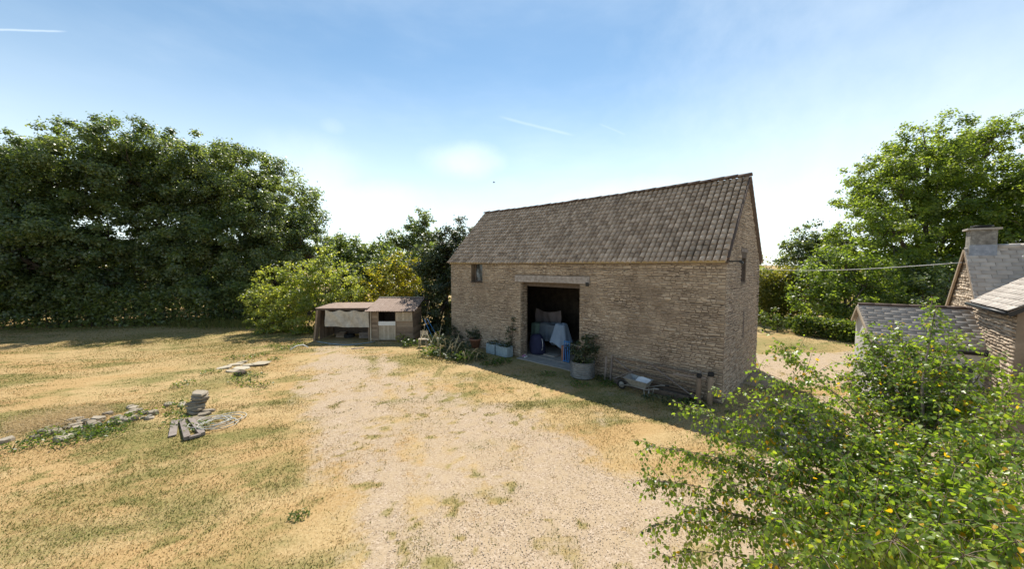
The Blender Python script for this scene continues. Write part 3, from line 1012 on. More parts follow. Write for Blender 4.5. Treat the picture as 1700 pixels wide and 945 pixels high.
tops = np.where((ua + ub) / 2 < 1.42, HA[2] - 0.05 - np.maximum(np.abs(ua), np.abs(ub)) * HP, 3.38)
tops = np.where((ua + ub) / 2 > 1.42, 3.38, tops)
cc = cc[cc[:, 1] + cc[:, 3] < tops]
V4, f4 = stones_geo(cc, vec(HA[0], HA[1], 0), HG, -HR, proud=(0.008, 0.03))
place_stones([(V4, f4)], cw, 0)

# main roof
dnf = HG * math.cos(rad(49)) - Z * math.sin(rad(49))
dnr = -HG * math.cos(rad(49)) - Z * math.sin(rad(49))
nf = HG * math.sin(rad(49)) + Z * math.cos(rad(49))
nrr = -HG * math.sin(rad(49)) + Z * math.cos(rad(49))
slf = 1.55 / math.cos(rad(49))
slr = 1.90 / math.cos(rad(49))
mb = MB()
mb.box(HA - HR * 0.08 - nf * 0.02, HR * 5.0, dnf * slf, nf * 0.02)
mb.box(HA - HR * 0.08 - nrr * 0.02, HR * 5.0, dnr * slr, nrr * 0.02)
mr = mb.build('main_roof', M['darkwood'], cot)
n_sl = slates(mr, HA - HR * 0.09 + nf * 0.002, HR, dnf, nf, lambda s: (0, 3.2), slf + 0.02, 0.165, 0.30, M['slate'])
mb = MB()
for k in range(8):
    mb.tube([HA + HR * (0.52 + k * 0.5) + Z * 0.02, HA + HR * (0.52 + k * 0.5 + 0.49) + Z * 0.025], 0.085, 8)
mb.build('ridge_cap', M['slate'], mr)
mb = MB()
mb.box(HA - HR * 0.10 - nrr * 0.07 + dnr * 0.1, HR * 0.05, dnr * (slr - 0.1), nrr * 0.11)
mb.box(HA - HR * 0.10 - nf * 0.07 + dnf * 0.1, HR * 0.03, dnf * (slf - 0.12), nf * 0.075)
mb.build('verge_board', M['shedwood'], mr)

# front wing: a roof rising to the right, its eave along the yard side
we0, we1, wz = 1.30, 4.42, 3.47
wp = rad(38)
wup = HR * math.cos(wp) + Z * math.sin(wp)
wnn = -HR * math.sin(wp) + Z * math.cos(wp)
mb = MB()
mb.box(hp(we0, wz, -0.16) - wnn * 0.02, HG * (we1 - we0), wup * 2.4, wnn * 0.02)
wr = mb.build('wing_roof', M['darkwood'], cot)
slates(wr, hp(we1, wz, -0.16) + wup * 2.4 + wnn * 0.002, -HG, -wup, wnn, lambda s: (0, (we1 - we0)), 2.42, 0.185, 0.31, M['slate'])
mb = MB()
mb.box(hp(we0, wz - 0.10, -0.125), HG * (we1 - we0 - .05), HR * 0.02, Z * 0.085)
mb.box(hp(we1 - 0.03, wz - 0.13, -0.14), wup * 2.4, HG * 0.025, wnn * 0.10)
mb.build('fascia', M['black'], wr)
mb = MB()
mb.tube([hp(we0 + .02, wz - 0.05, -0.21), hp(we1 - .02, wz - 0.06, -0.21)], 0.05, 8)
mb.build('gutter', M['black'], wr)

# chimney
mb = MB()
c0 = hp(-0.26, 0, 0.0)
mb.box(hp(-0.25, 4.75, -0.02), HG * 0.50, HR * 0.54, Z * 0.97, jit=0.004)
ch = mb.build('chimney', M['flue'], cot)
mb = MB()
mb.box(hp(-0.32, 5.72, -0.10), HG * 0.64, HR * 0.70, Z * 0.055, jit=0.005)
mb.build('chimney_cap', M['concrete'], ch)
mb = MB()
mb.lathe(hp(0.0, 5.775, 0.25), [(0.20, 0), (0.20, 0.05), (0.24, 0.055), (0.24, 0.09), (0.0, 0.095)], 16)
mb.build('chimney_pot', M['black'], ch)
mb = MB()
mb.box(hp(0.253, 4.80, -0.03), HG * 0.012, HR * 0.56, Z * 0.44)
mb.box(hp(0.245, 4.86, -0.03), dnf * 0.16 + nf * .03, HR * 0.58, nf * 0.012)
mb.build('lead_skirt', M['lead'], ch)

# white lean-to wing against the gable
EG = vec(-0.5, -0.866, 0)
EJ = vec(0.866, -0.5, 0)
ER = vec(14.46, 11.22, 3.20)
EH, EL_, EE = 1.59, 2.74, 2.16
RW, RZ = 0.55, 2.62                      # short rear slope


def ep(w, z, r):
    return vec(ER[0], ER[1], 0) + EG * w + EJ * r + Z * z


mb = MB()
wi = 1.44
zi = EE + (3.2 - EE) * (EH - wi) / EH - 0.06
mb.add([ep(-RW + .08, 0, -EL_ + .1), ep(wi, 0, -EL_ + .1), ep(wi, zi, -EL_ + .1), ep(0, 3.10, -EL_ + .1), ep(-RW + .08, RZ - .02, -EL_ + .1)], [(0, 1, 2, 3, 4)])
mb.add([ep(wi, 0, -EL_ + .1), ep(wi, 0, 1.2), ep(wi, zi, 1.2), ep(wi, zi, -EL_ + .1)], [(0, 1, 2, 3)])
mb.add([ep(-RW + .08, 0, -EL_ + .1), ep(-RW + .08, 0, 0.6), ep(-RW + .08, RZ, 0.6), ep(-RW + .08, RZ, -EL_ + .1)], [(3, 2, 1, 0)])
mb.build('white_wall', M['limewash'], cot)
esl = math.hypot(EH, 3.2 - EE)
edn = (EG * EH - Z * (3.2 - EE)) / esl
en = np.cross(EJ, edn)
en = en if en[2] > 0 else -en
esr = math.hypot(RW, 3.2 - RZ)
edr = (-EG * RW - Z * (3.2 - RZ)) / esr
enr = np.cross(EJ, edr)
enr = enr if enr[2] > 0 else -enr
mb = MB()
slope_shift = 0.62                         # the abutment runs skew to the ridge
mb.add([ER - EJ * EL_ - en * .02, ER + EJ * 0.1 - en * .02, ER + EJ * (0.1 + slope_shift * .2) + edn * esl - en * .02, ER - EJ * EL_ + edn * esl - en * .02], [(0, 3, 2, 1)])
mb.box(ER - EJ * EL_ - enr * 0.03, EJ * (EL_ + .3), edr * esr, enr * 0.03)
er = mb.build('lean_to_roof', M['slate'], cot)
n2s = slates(er, ER - EJ * (EL_ + .01) + en * .002, EJ, edn, en, lambda s: (0, EL_ + 0.08 + s * 0.06), esl + .03, 0.125, 0.40, M['slate'])
mb = MB()
for k in range(7):
    p = ER - EJ * (EL_ - 0.02 - k * 0.42) + Z * 0.015
    mb.tube([p, p + EJ * 0.41 + Z * rng.normal(0, .004)], 0.075, 8)
mb.build('ridge_cap', M['ridge'], er)
mb = MB()
mb.box(ER + EJ * 0.06 + en * 0.03, EJ * 0.17, edn * esl * 1.02, en * 0.015, jit=0.004)
mb.build('lead_flashing', M['lead'], er)
mb = MB()
mb.tube([ep(EH + .06, EE - .06, -EL_), ep(EH + .06, EE - .07, 0.35)], 0.055, 8)
mb.tube([ep(EH + .06, EE - .07, 0.1), ep(EH + .04, EE - .2, 0.12), ep(wi + .05, EE - .34, 0.05), ep(wi + .05, 0, 0.05)], 0.038, 8)
mb.build('gutter', M['black'], er)
mb = MB()
for ll, dd, nn in ((esl, edn, en), (esr, edr, enr)):
    mb.box(ER - EJ * (EL_ + .03) - nn * 0.10 + dd * .03, EJ * 0.035, dd * (ll - .03), nn * 0.09)
mb.build('verge_board', M['palewood'], er)
mb = MB()
for (a, b, c, d) in ((-1.35, -1.28, .9, 1.75), (-0.55, -0.48, .9, 1.75), (-1.28, -.55, 1.69, 1.75), (-1.28, -.55, .9, .96)):
    mb.box(ep(wi + .03, c, a), EJ * (b - a), -EG * .05, Z * (d - c))
ew = mb.build('window', M['white'], cot)
mb = MB()
mb.box(ep(wi + .012, .96, -1.28), EJ * .73, -EG * .01, Z * .73)
mb.build('pane', M['glass'], ew)

# overhead cable
mb = MB()
pa, pb = D(1597, 436, 12.0), D(1262, 446, 30.0)
mb.tube([pa + (pb - pa) * k / 14 - Z * 0.35 * 4 * (k / 14) * (1 - k / 14) * 0.6 for k in range(15)], 0.012, 5)
tag(mb.build('overhead_cable', M['wire']), 'thin pale cable strung from the cottage gable towards the trees', 'cable')


# ------------------------------------------------------------------ foliage
def leaf_quads(C, size, up=0.35, out=None, rs=None, aspect=0.66):
    """one folded four-cornered leaf at each centre"""
    n = len(C)
    nrm = rng.normal(0, 1, (n, 3))
    nrm[:, 2] = np.abs(nrm[:, 2]) * 0.8 + up
    if out is not None:
        nrm += out * 0.8
    nrm /= np.linalg.norm(nrm, axis=1)[:, None]
    a = rng.normal(0, 1, (n, 3))
    a -= nrm * (a * nrm).sum(1)[:, None]
    a /= np.linalg.norm(a, axis=1)[:, None]
    b = np.cross(nrm, a)
    s = size * rng.uniform(0.65, 1.25, n)[:, None]
    w = s * aspect * 0.5
    fold = nrm * s * 0.12
    V = np.stack([C - a * s * 0.5, C - a * s * .02 + b * w + fold, C + a * s * 0.5, C - a * s * .02 - b * w + fold], 1)
    F_ = np.arange(n * 4).reshape(n, 4)
    return V.reshape(-1, 3), F_


def crown(lobes, leaf, dens, flat=0.75, clump=0.42, inner=0.3):
    """lobes: (centre, radius); returns leaf centres, outward directions, tint"""
    Cs, Os, Ts, tips = [], [], [], []
    for (c, R) in lobes:
        ncl = max(10, int(16 * (R / clump) ** 1.25 * 0.55))
        d = rng.normal(0, 1, (ncl, 3))
        d /= np.linalg.norm(d, axis=1)[:, None]
        wob = 1 + 0.14 * np.sin(d[:, 0] * 5 + c[0]) * np.sin(d[:, 1] * 4 + c[1]) + 0.10 * np.sin(d[:, 2] * 7 + c[2] * 3)
        rr = np.where(rng.random(ncl) < inner, rng.uniform(0.15, 0.7, ncl), rng.uniform(0.72, 1.04, ncl))
        cen = c + d * (rr * wob * R)[:, None] * vec(1, 1, 0.92)
        cr = clump * rng.uniform(0.55, 1.35, ncl) * (0.6 + 0.4 * min(R / 3, 1.4))
        per = int(dens * R * R * 4 * math.pi / ncl)
        tips.append(cen)
        for k in range(ncl):
            m_ = max(6, int(per * (cr[k] / clump) ** 1.5 * rng.uniform(0.6, 1.4)))
            off = rng.normal(0, 0.5, (m_, 3)) * cr[k] * vec(1, 1, flat)
            p = cen[k] + off
            Cs.append(p)
            oo = off / (np.linalg.norm(off, axis=1)[:, None] + 1e-6) * 0.6 + d[k] * 0.7
            Os.append(oo)
            Ts.append(np.clip(rng.uniform(0.15, 0.8) + rng.normal(0, 0.16, m_), 0, 0.999))
    return np.concatenate(Cs), np.concatenate(Os), np.concatenate(Ts), np.concatenate(tips)


def tree(name, label, cat, base, lobes, leaf, dens, mat, trunk=0.25, group=None, clump=0.5, limbs=True, ground=True, kindname=('trunk', 'crown'), up=0.35):
    base = np.asarray(base, float)
    t = thing(name, base, label, cat, group)
    C, O, T, tips = crown(lobes, leaf, dens, clump=clump)
    if ground:
        C[:, 2] = np.where(C[:, 2] < 0.05, np.abs(C[:, 2]) * .4 + 0.05, C[:, 2])
    V, F_ = leaf_quads(C, leaf, out=O, up=up)
    co = link(kindname[1], bigmesh(kindname[1], V, F_, tint=T), t, mat)
    mb = MB()
    cen = np.mean([c for c, R in lobes], 0)
    zt = max(c[2] for c, R in lobes)
    fork = vec(base[0] * .7 + cen[0] * .3, base[1] * .7 + cen[1] * .3, min(zt * 0.33, 3.5))
    mid = (base + fork) / 2 + rng.normal(0, trunk * .4, 3) * vec(1, 1, 0)
    mb.tube([base - Z * 0.2, mid, fork], [trunk * 1.25, trunk, trunk * 0.85], 9)
    if limbs:
        for (c, R) in lobes:
            m_ = (fork + c) / 2 + rng.normal(0, 0.25, 3) * R * .4 + Z * 0.2
            mb.tube([fork - Z * .1, m_, c, c + (c - m_) * 0.08], [trunk * 0.55, trunk * .38, trunk * .2, trunk * .08], 6)
            sel = tips[np.linalg.norm(tips - c, axis=1) < R * 1.1]
            for p in sel[rng.permutation(len(sel))[:16]]:
                s0 = c + (m_ - c) * rng.uniform(0, 0.5)
                q_ = (s0 + p) / 2 + rng.normal(0, .08, 3) * R
                mb.tube([s0, q_, p], [trunk * .16, trunk * .09, trunk * .03], 4, cap=False)
    mb.build(kindname[0], M['bark'], t)
    return t


def LB(px, py, Yd, r):
    return (D(px, py, Yd), r * Yd / 600)


# the dark mass of broadleaf trees on the left
gl = 'broadleaf trees along the left edge of the lawn'
tree('broadleaf_tree', 'dark broadleaf tree at the far left edge of the lawn', 'tree', (-31.5, 27.6, 0),
     [LB(10, 318, 27.1, 88), LB(-70, 340, 26.6, 110), LB(40, 400, 26.6, 85), LB(-30, 455, 26.1, 80), LB(60, 482, 26.8, 55), LB(-10, 500, 26.1, 40)], 0.205, 92, M['oak'], 0.34, gl)
tree('broadleaf_tree', 'tallest dark broadleaf tree behind the lawn, left of centre of the mass', 'tree', (-24.5, 33, 0),
     [LB(152, 278, 29.3, 84), LB(85, 295, 29.8, 70), LB(215, 268, 30.3, 70), LB(150, 395, 28.8, 92), LB(120, 470, 28.3, 66), LB(200, 470, 28.8, 62)], 0.205, 92, M['oak'], 0.36, gl)
tree('broadleaf_tree', 'dark rounded broadleaf tree in the middle of the lawn tree line', 'tree', (-19, 33.5, 0),
     [LB(295, 295, 33, 80), LB(350, 310, 33, 70), LB(280, 385, 31.5, 84), LB(350, 420, 31, 80), LB(290, 475, 30.5, 62), LB(250, 300, 33.5, 60)], 0.205, 92, M['oak'], 0.34, gl)
tree('broadleaf_tree', 'dark broadleaf tree sloping down behind the pale shrub', 'tree', (-14.5, 33, 0),
     [LB(412, 305, 33, 72), LB(452, 345, 32.5, 66), LB(425, 405, 31.5, 76), LB(490, 408, 32, 58), LB(400, 475, 30.5, 62), LB(512, 365, 33, 32)], 0.205, 92, M['oak'], 0.33, gl)
# pale shrub beside the shed
tree('shrub', 'large pale olive shrub left of the timber shed', 'shrub', (-13.0, 25, 0),
     [LB(520, 470, 25.5, 50), LB(470, 488, 25, 45), LB(555, 478, 25.6, 45), LB(445, 518, 24.6, 32), LB(500, 520, 24.6, 44), LB(588, 495, 25.6, 28), LB(540, 428, 25.8, 20), LB(465, 538, 24.3, 28), LB(432, 492, 25, 24), LB(510, 545, 24.3, 26), LB(550, 530, 25.3, 34), LB(435, 545, 24, 16)],
     0.15, 115, M['olive'], 0.10, None, clump=0.34, up=0.6)
# middle distance
gm = 'trees behind the shed'
tree('broadleaf_tree', 'dark green tree in the gap behind the pale shrub', 'tree', (-12.5, 36, 0), [LB(575, 430, 36, 38), LB(600, 450, 35, 38), LB(560, 410, 37, 26), LB(610, 418, 37, 22), LB(640, 455, 35, 30)], 0.26, 60, M['oak'], 0.2, gm)
tree('broadleaf_tree', 'slender distant tree rising above the shed and yellow bushes', 'tree', (-7.5, 42, 0), [LB(702, 372, 42, 24), LB(685, 395, 42, 24), LB(655, 400, 41, 20), LB(715, 400, 42, 24), LB(690, 425, 41, 30), LB(636, 420, 41, 20)], 0.27, 55, M['oak'], 0.2, gm)
tree('shrub', 'yellowing bush directly behind the shed roof', 'shrub', (-7.5, 27.5, 0), [LB(655, 450, 27.5, 34), LB(625, 470, 27, 28), LB(680, 445, 28, 30), LB(650, 490, 26.5, 36), LB(690, 490, 26.5, 26), LB(600, 505, 26.5, 26)], 0.18, 90, M['yellow'], 0.1, None, clump=0.36, up=0.6)
tree('ivy_clad_tree', 'dark ivy covered tree against the left end of the barn', 'tree', (-4.6, 26.0, 0),
     [LB(738, 415, 26, 40), LB(765, 395, 26.5, 34), LB(715, 440, 26, 34), LB(735, 480, 25.4, 42), LB(722, 530, 24.6, 36), LB(748, 545, 24.4, 30), LB(705, 500, 25, 26), LB(750, 440, 26, 36), LB(735, 455, 26.2, 38), LB(725, 570, 24.3, 22), LB(705, 555, 24.5, 22)], 0.17, 150, M['ivy'], 0.2, None, clump=0.4)
# right hand trees
gr_ = 'trees beyond the track on the right'
tree('broadleaf_tree', 'tall bright green tree behind the cottage chimney', 'tree', D(1532, 520, 31) * vec(1, 1, 0),
     [LB(1540, 250, 31, 56), LB(1480, 288, 31, 56), LB(1598, 262, 32, 60), LB(1648, 225, 32, 34), LB(1440, 330, 30.5, 44), LB(1455, 395, 28.8, 62), LB(1535, 350, 31, 80), LB(1620, 350, 32, 80), LB(1560, 440, 30, 66), LB(1490, 460, 29, 58), LB(1640, 440, 30, 60)],
     0.205, 80, M['lime'], 0.36, gr_)
tree('broadleaf_tree', 'bright green tree at the right edge beyond the cottage ridge', 'tree', D(1730, 520, 28) * vec(1, 1, 0),
     [LB(1705, 290, 28, 46), LB(1740, 340, 28, 80), LB(1700, 380, 27, 56), LB(1730, 440, 27, 60)], 0.23, 62, M['lime'], 0.3, gr_)
tree('broadleaf_tree', 'small dark rounded tree at the end of the track hedge', 'tree', D(1345, 520, 38) * vec(1, 1, 0),
     [LB(1350, 400, 38, 32), LB(1322, 425, 38, 28), LB(1380, 420, 38, 32), LB(1400, 400, 37, 26), LB(1345, 450, 37, 32)], 0.26, 62, M['oak'], 0.22, gr_)
tree('broadleaf_tree', 'low spreading green tree overhanging the track', 'tree', D(1400, 560, 24.5) * vec(1, 1, 0),
     [LB(1405, 440, 26, 46), LB(1365, 470, 25.5, 40), LB(1440, 470, 25.5, 44), LB(1385, 510, 24.5, 42), LB(1340, 500, 25, 28), LB(1425, 525, 24.5, 40), LB(1470, 500, 25.5, 44)], 0.2, 80, M['lime'], 0.16, gr_)
tree('broadleaf_tree', 'dark green tree between the track and the cottage', 'tree', D(1530, 560, 24) * vec(1, 1, 0),
     [LB(1530, 470, 25, 46), LB(1580, 470, 25, 46), LB(1490, 520, 24, 40), LB(1560, 520, 24, 44)], 0.2, 75, M['oak'], 0.16, gr_)


def hedge(name, label, cat, p0, p1, h, depth, leaf, n, mat, topn=0.15):
    p0, p1 = np.asarray(p0, float), np.asarray(p1, float)
    d = p1 - p0
    L = np.linalg.norm(d)
    d /= L
    s_ = vec(-d[1], d[0], 0)
    a, b, c = rng.random(n) * L, rng.normal(0, 0.33, n) * depth, rng.random(n) ** 0.8 * h
    hh = h * (1 + topn * (fbm(a, a * 0 + 3.3, 0.7, 5) - 0.5) * 2)
    c = c / h * hh
    C = p0 + np.outer(a, d) + np.outer(b, s_) + np.outer(c, Z)
    V, F_ = leaf_quads(C, leaf)
    t = thing(name, (p0 + p1) / 2, label, cat)
    t['kind'] = 'thing'
    T = np.clip(fbm(a, c, 1.4, 9) + rng.normal(0, .15, n), 0, .999)
    link('foliage', bigmesh('foliage', V, F_, tint=T), t, mat)
    mb = MB()
    for k in range(int(L / 0.7) + 1):
        q_ = p0 + d * min(L, k * 0.7)
        mb.tube([q_ - Z * .1, q_ + Z * h * .4 + rng.normal(0, .08, 3), q_ + Z * h * .8 + rng.normal(0, .15, 3)], [.05, .035, .01], 5)
    mb.build('stem', M['bark'], t)
    return t


hedge('hedge', 'tall olive hedge right of the barn gable', 'hedge', D(1240, 530, 28.5) * vec(1, 1, 0), D(1330, 530, 29.5) * vec(1, 1, 0), 4.3, 1.3, 0.2, 9000, M['hedge'])
tree('shrub', 'low bright green bush at the foot of the olive hedge', 'shrub', D(1290, 552, 24.6) * vec(1, 1, 0),
     [LB(1290, 532, 25, 20), LB(1268, 530, 25.2, 18), LB(1315, 538, 24.8, 15)], 0.17, 110, M['weed'], 0.05, None, clump=0.25, up=.7)
hedge('hedge', 'low scrub along the far side of the track', 'hedge', D(1320, 560, 24.0) * vec(1, 1, 0), D(1440, 575, 20.8) * vec(1, 1, 0), 1.3, 0.9, 0.16, 5000, M['weed'])
hedge('hedge', 'dark field hedge along the foot of the lawn trees', 'hedge', (-48, 24.6, 0), (-17, 28.6, 0), 2.9, 1.3, 0.21, 30000, M['oak'], 0.4)
hedge('hedge', 'distant hedge line closing the gap behind the shed', 'hedge', (-19, 39, 0), (3, 34, 0), 5.4, 1.6, 0.26, 9000, M['oak'], 0.3)
hedge('hedge', 'distant hedge line beyond the barn on the right', 'hedge', (14, 44, 0), (46, 36, 0), 5.6, 1.8, 0.28, 9000, M['hedge'], 0.3)
# backdrop of dark scrub so that no bare horizon shows under the crowns
hedge('hedge', 'dark scrub filling the shade beneath the lawn trees', 'hedge', (-58, 36, 0), (-8, 38, 0), 6.5, 1.8, 0.4, 16000, M['oak'], 0.35)
hedge('hedge', 'dark scrub behind the cottage under the tall green tree', 'hedge', (20, 30, 0), (52, 24, 0), 4.5, 1.8, 0.3, 12000, M['oak'], 0.3)

# tall pale weeds at the foot of the trees
n = 5000
a = rng.random(n)
C0 = np.outer(1 - a, vec(-25.5, 28.0, 0)) + np.outer(a, vec(-18.0, 27.6, 0)) + rng.normal(0, .8, (n, 3)) * vec(1, 1, 0)
hgt = rng.uniform(.2, .65, n)[:, None]
lean = rng.normal(0, .16, (n, 3)) * vec(1, 1, 0)
sidev = rng.normal(0, 1, (n, 3)) * vec(1, 1, 0)
sidev /= np.linalg.norm(sidev, axis=1)[:, None]
V = np.stack([C0 - sidev * .018, C0 + sidev * .018, C0 + lean + Z * hgt], 1).reshape(-1, 3)
o = link('tall_weeds', bigmesh('tall_weeds', V, np.arange(n * 3).reshape(n, 3), tint=rng.uniform(.62, 1.0, n)), None, M['grass'])
tag(o, 'pale tall weeds at the foot of the dark lawn trees', None, None, 'stuff')

# ------------------------------------------------------------------ turf: short dry blades and green tufts
def turf(n, xr, yr, seed, hmul=1.0, power=1.0):
    r = np.random.default_rng(seed)
    y = yr[0] + (yr[1] - yr[0]) * r.random(n) ** power
    x = xr[0] + (xr[1] - xr[0]) * r.random(n)
    keep = np.abs(x) < y * 1.5 + 1
    # not inside the barn or the shed
    dx, dy = x - BA[0], y - BA[1]
    inside = ((dx * BG[0] + dy * BG[1]) > -0.02) & ((dx * BT[0] + dy * BT[1]) > -0.1) & ((dx * BT[0] + dy * BT[1]) < BL + .1)
    doorstep = ((dx * BG[0] + dy * BG[1]) > -1.1) & ((dx * BT[0] + dy * BT[1]) > 5.4) & ((dx * BT[0] + dy * BT[1]) < 9.2)
    keep &= ~inside & ~doorstep & ~((y > 21.5) & (x > -12) & (x < 3))
    x, y = x[keep], y[keep]
    g, ge, br = masks(x, y)
    pr = np.clip((1 - g) * (0.75 + 0.3 * ge) + 0.02, 0, 1)
    k = r.random(len(x)) < pr
    x, y, g, ge, br = x[k], y[k], g[k], ge[k], br[k]
    m_ = len(x)
    green = r.random(m_) < sstep(ge + r.normal(0, .2, m_), -0.05, 1.15)
    t = np.where(green, r.uniform(0.62, 1.0, m_), np.clip(r.uniform(0.0, 0.42, m_) + br * 0.14, 0, 0.6))
    h = np.where(green, r.uniform(.016, .046, m_), r.uniform(.008, .030, m_)) * hmul
    C = np.stack([x, y, np.full(m_, -0.012)], 1)
    ang = r.uniform(0, 2 * np.pi, m_)
    sv = np.stack([np.cos(ang), np.sin(ang), 0 * ang], 1)
    w = (0.004 + 0.0007 * y)[:, None] * r.uniform(.7, 1.4, (m_, 1))
    ln = r.normal(0, .6, (m_, 3)) * h[:, None] * vec(1, 1, 0)
    V = np.stack([C - sv * w, C + sv * w, C + ln + Z * h[:, None]], 1)
    return V, t


Vs, Ts = [], []
for (n, xr, yr, sd_, hm, pw) in ((230000, (-19, 8), (4.6, 12), 1, 1.0, 1.3), (170000, (-33, 12), (11, 22), 2, 1.15, 1.2), (60000, (-46, -10), (20, 30), 3, 1.3, 1.0), (15000, (9, 22), (13, 26), 4, 1.3, 1.0)):
    V, t = turf(n, xr, yr, sd_, hm, pw)
    Vs.append(V)
    Ts.append(t)
V = np.concatenate(Vs)
o = link('grass', bigmesh('grass', V.reshape(-1, 3), np.arange(len(V) * 3).reshape(-1, 3), tint=np.concatenate(Ts)), None, M['grass'])
tag(o, 'short parched grass over the lawn and yard', None, None, 'stuff')

# loose gravel chips on the bare ground
n = 26000
y = 4.8 + 9 * rng.random(n) ** 1.5
x = rng.uniform(-6, 7, n)
g, ge, br = masks(x, y)
k = (g > 0.55) & (np.abs(x) < y * 1.4)
x, y = x[k], y[k]
n = len(x)
base = np.array([(-1, -.7, 0), (1, -.8, 0), (.9, .8, 0), (-.8, .9, 0), (0, 0, .9)])
s_ = rng.uniform(.005, .012, n)[:, None, None]
an = rng.uniform(0, 6.28, n)
Rm = np.stack([np.stack([np.cos(an), -np.sin(an), 0 * an], -1), np.stack([np.sin(an), np.cos(an), 0 * an], -1), np.stack([0 * an, 0 * an, 1 + 0 * an], -1)], 1)
V = np.einsum('nij,kj->nki', Rm, base) * s_ + np.stack([x, y, np.full(n, -0.004)], 1)[:, None, :]
Fq = np.array([(0, 1, 4), (1, 2, 4), (2, 3, 4), (3, 0, 4)])
FF = (Fq[None] + (np.arange(n) * 5)[:, None, None]).reshape(-1, 3)
o = link('gravel_chips', bigmesh('gravel_chips', V.reshape(-1, 3), FF, tint=np.repeat(rng.random(n), 4)), None, M['chip'])
tag(o, 'loose gravel chips scattered over the bare yard', None, None, 'stuff')
#MORE


# ------------------------------------------------------------------ timber stable shed
def planks_v(parent, name, O, A, U, N, width, height, pw, mat, thick=0.02, horiz=False):
    """boards side by side in a rectangle; each one an object"""
    n = max(1, int(round((height if horiz else width) / pw)))
    st = (height if horiz else width) / n
    for k in range(n):
        mb = MB()
        d = rng.uniform(0, 0.006)
        if horiz:
            mb.box(O + U * (k * st + .002) + N * d, A * width, U * (st - .005), N * thick, jit=0.0015)
        else:
            mb.box(O + A * (k * st + .002) + N * d, A * (st - .005), U * (height + rng.uniform(-.008, .0)), N * thick, jit=0.0015)
        mb.build(name, mat, parent)


shed = thing('stable_shed', (-7.3, 22.8, 0), 'small timber stable with rusty corrugated roof and split door', 'shed')
AX, AY = vec(1, 0, 0), vec(0, 1, 0)
FY = 21.75
mb = MB()
mb.box((-8.5, 23.72, 0), (2.5, 0, 0), (0, .05, 0), (0, 0, 2.28))
mb.box((-8.5, FY + .06, 0), (.04, 0, 0), (0, 1.96, 0), (0, 0, 1.8))
mb.box((-6.05, FY + .06, 0), (.04, 0, 0), (0, 1.96, 0), (0, 0, 1.8))
mb.box((-8.45, FY + .06, 1.795), (2.4, 0, 0), (0, .04, 0), (0, 0, .05))
inner = mb.build('wall', M['darkwood'], shed)
planks_v(inner, 'board', vec(-8.5, FY, 0.02), AX, Z, -AY, 0.40, 1.78, 0.14, M['shedwood'], horiz=True)
planks_v(inner, 'board', vec(-7.02, FY, 0.02), AX, Z, -AY, 1.01, 1.78, 0.14, M['shedwood'], horiz=True)
planks_v(inner, 'board', vec(-6.0, FY + .02, 0.02), AY, Z, AX, 1.94, 1.86, 0.15, M['shedwood'], horiz=True)
mb = MB()
mb.bar((-8.55, FY - .05, 0), (-8.55, FY - .05, 1.80), .07, .07)
mb.build('corner_post', M['palewood'], shed)
mb = MB()
mb.bar((-8.10, FY - .035, 0), (-8.10, FY - .035, 1.80), .05, .05)
mb.bar((-7.03, FY - .035, 0), (-7.03, FY - .035, 1.80), .05, .05)
mb.build('door_frame', M['shedwood'], shed)
mb = MB()
mb.box((-8.07, FY - .012, 0.05), (1.01, 0, 0), (0, .02, 0), (0, 0, 1.13))
ld = mb.build('lower_door', M['darkwood'], shed)
planks_v(ld, 'board', vec(-8.07, FY - .014, 0.05), AX, Z, -AY, 1.01, 1.14, 0.126, M['palewood'])
mb = MB()
mb.box((-8.075, FY - .045, 0.94), (1.02, 0, 0), (0, -.022, 0), (0, 0, .24))
mb.build('top_rail', M['white'], ld)
mb = MB()
mb.box((-7.005, FY - .045, 1.20), (1.0, 0, 0), (0, -.012, 0), (0, 0, .56))
ud = mb.build('upper_door', M['darkwood'], shed)
planks_v(ud, 'board', vec(-7.005, FY - .058, 1.20), AX, Z, -AY, 1.0, 0.56, 0.125, M['palewood'])
mb = MB()
mb.bar((-6.98, FY - .095, 1.25), (-6.05, FY - .095, 1.70), .03, .07)
mb.build('brace', M['palewood'], ud)
mb = MB()
mb.box((-7.0, FY - .087, 1.20), (.99, 0, 0), (0, -.02, 0), (0, 0, .05))
mb.box((-6.07, FY - .087, 1.252), (.055, 0, 0), (0, -.02, 0), (0, 0, .5))
mb.build('rail', M['palewood'], ud)
# corrugated sheets, one object each
mb = MB()
mb.box((-8.74, 21.42, 1.80), (2.9, 0, 0), (0, 2.42, .56), (0, 0, .03))
sroof = mb.build('roof', M['darkwood'], shed)
nw = 40
ws = 2.96 / 4
for k in range(4):
    mb = MB()
    vs = []
    for j, (yy, zz) in enumerate(((21.34, 1.85), (23.86, 2.43), (21.34, 1.838), (23.86, 2.418))):
        for i in range(nw + 1):
            x_ = -8.78 + k * ws + i * ws * 1.06 / nw
            vs.append((x_, yy + (0.02 if k % 2 else 0), zz + 0.022 * math.sin(i * 2 * math.pi / 5) + k % 2 * .006))
    q = nw + 1
    fs = []
    for i in range(nw):
        fs += [(i, i + 1, q + i + 1, q + i), (2 * q + i, 3 * q + i, 3 * q + i + 1, 2 * q + i + 1), (i, 2 * q + i, 2 * q + i + 1, i + 1)]
    mb.add(vs, fs, rng.random())
    mb.build('roof_sheet', M['corr'], sroof)
mb = MB()
mb.bar((-8.8, 23.87, 2.47), (-5.8, 23.87, 2.47), .12, .03)
mb.build('ridge_strip', M['concrete'], sroof)

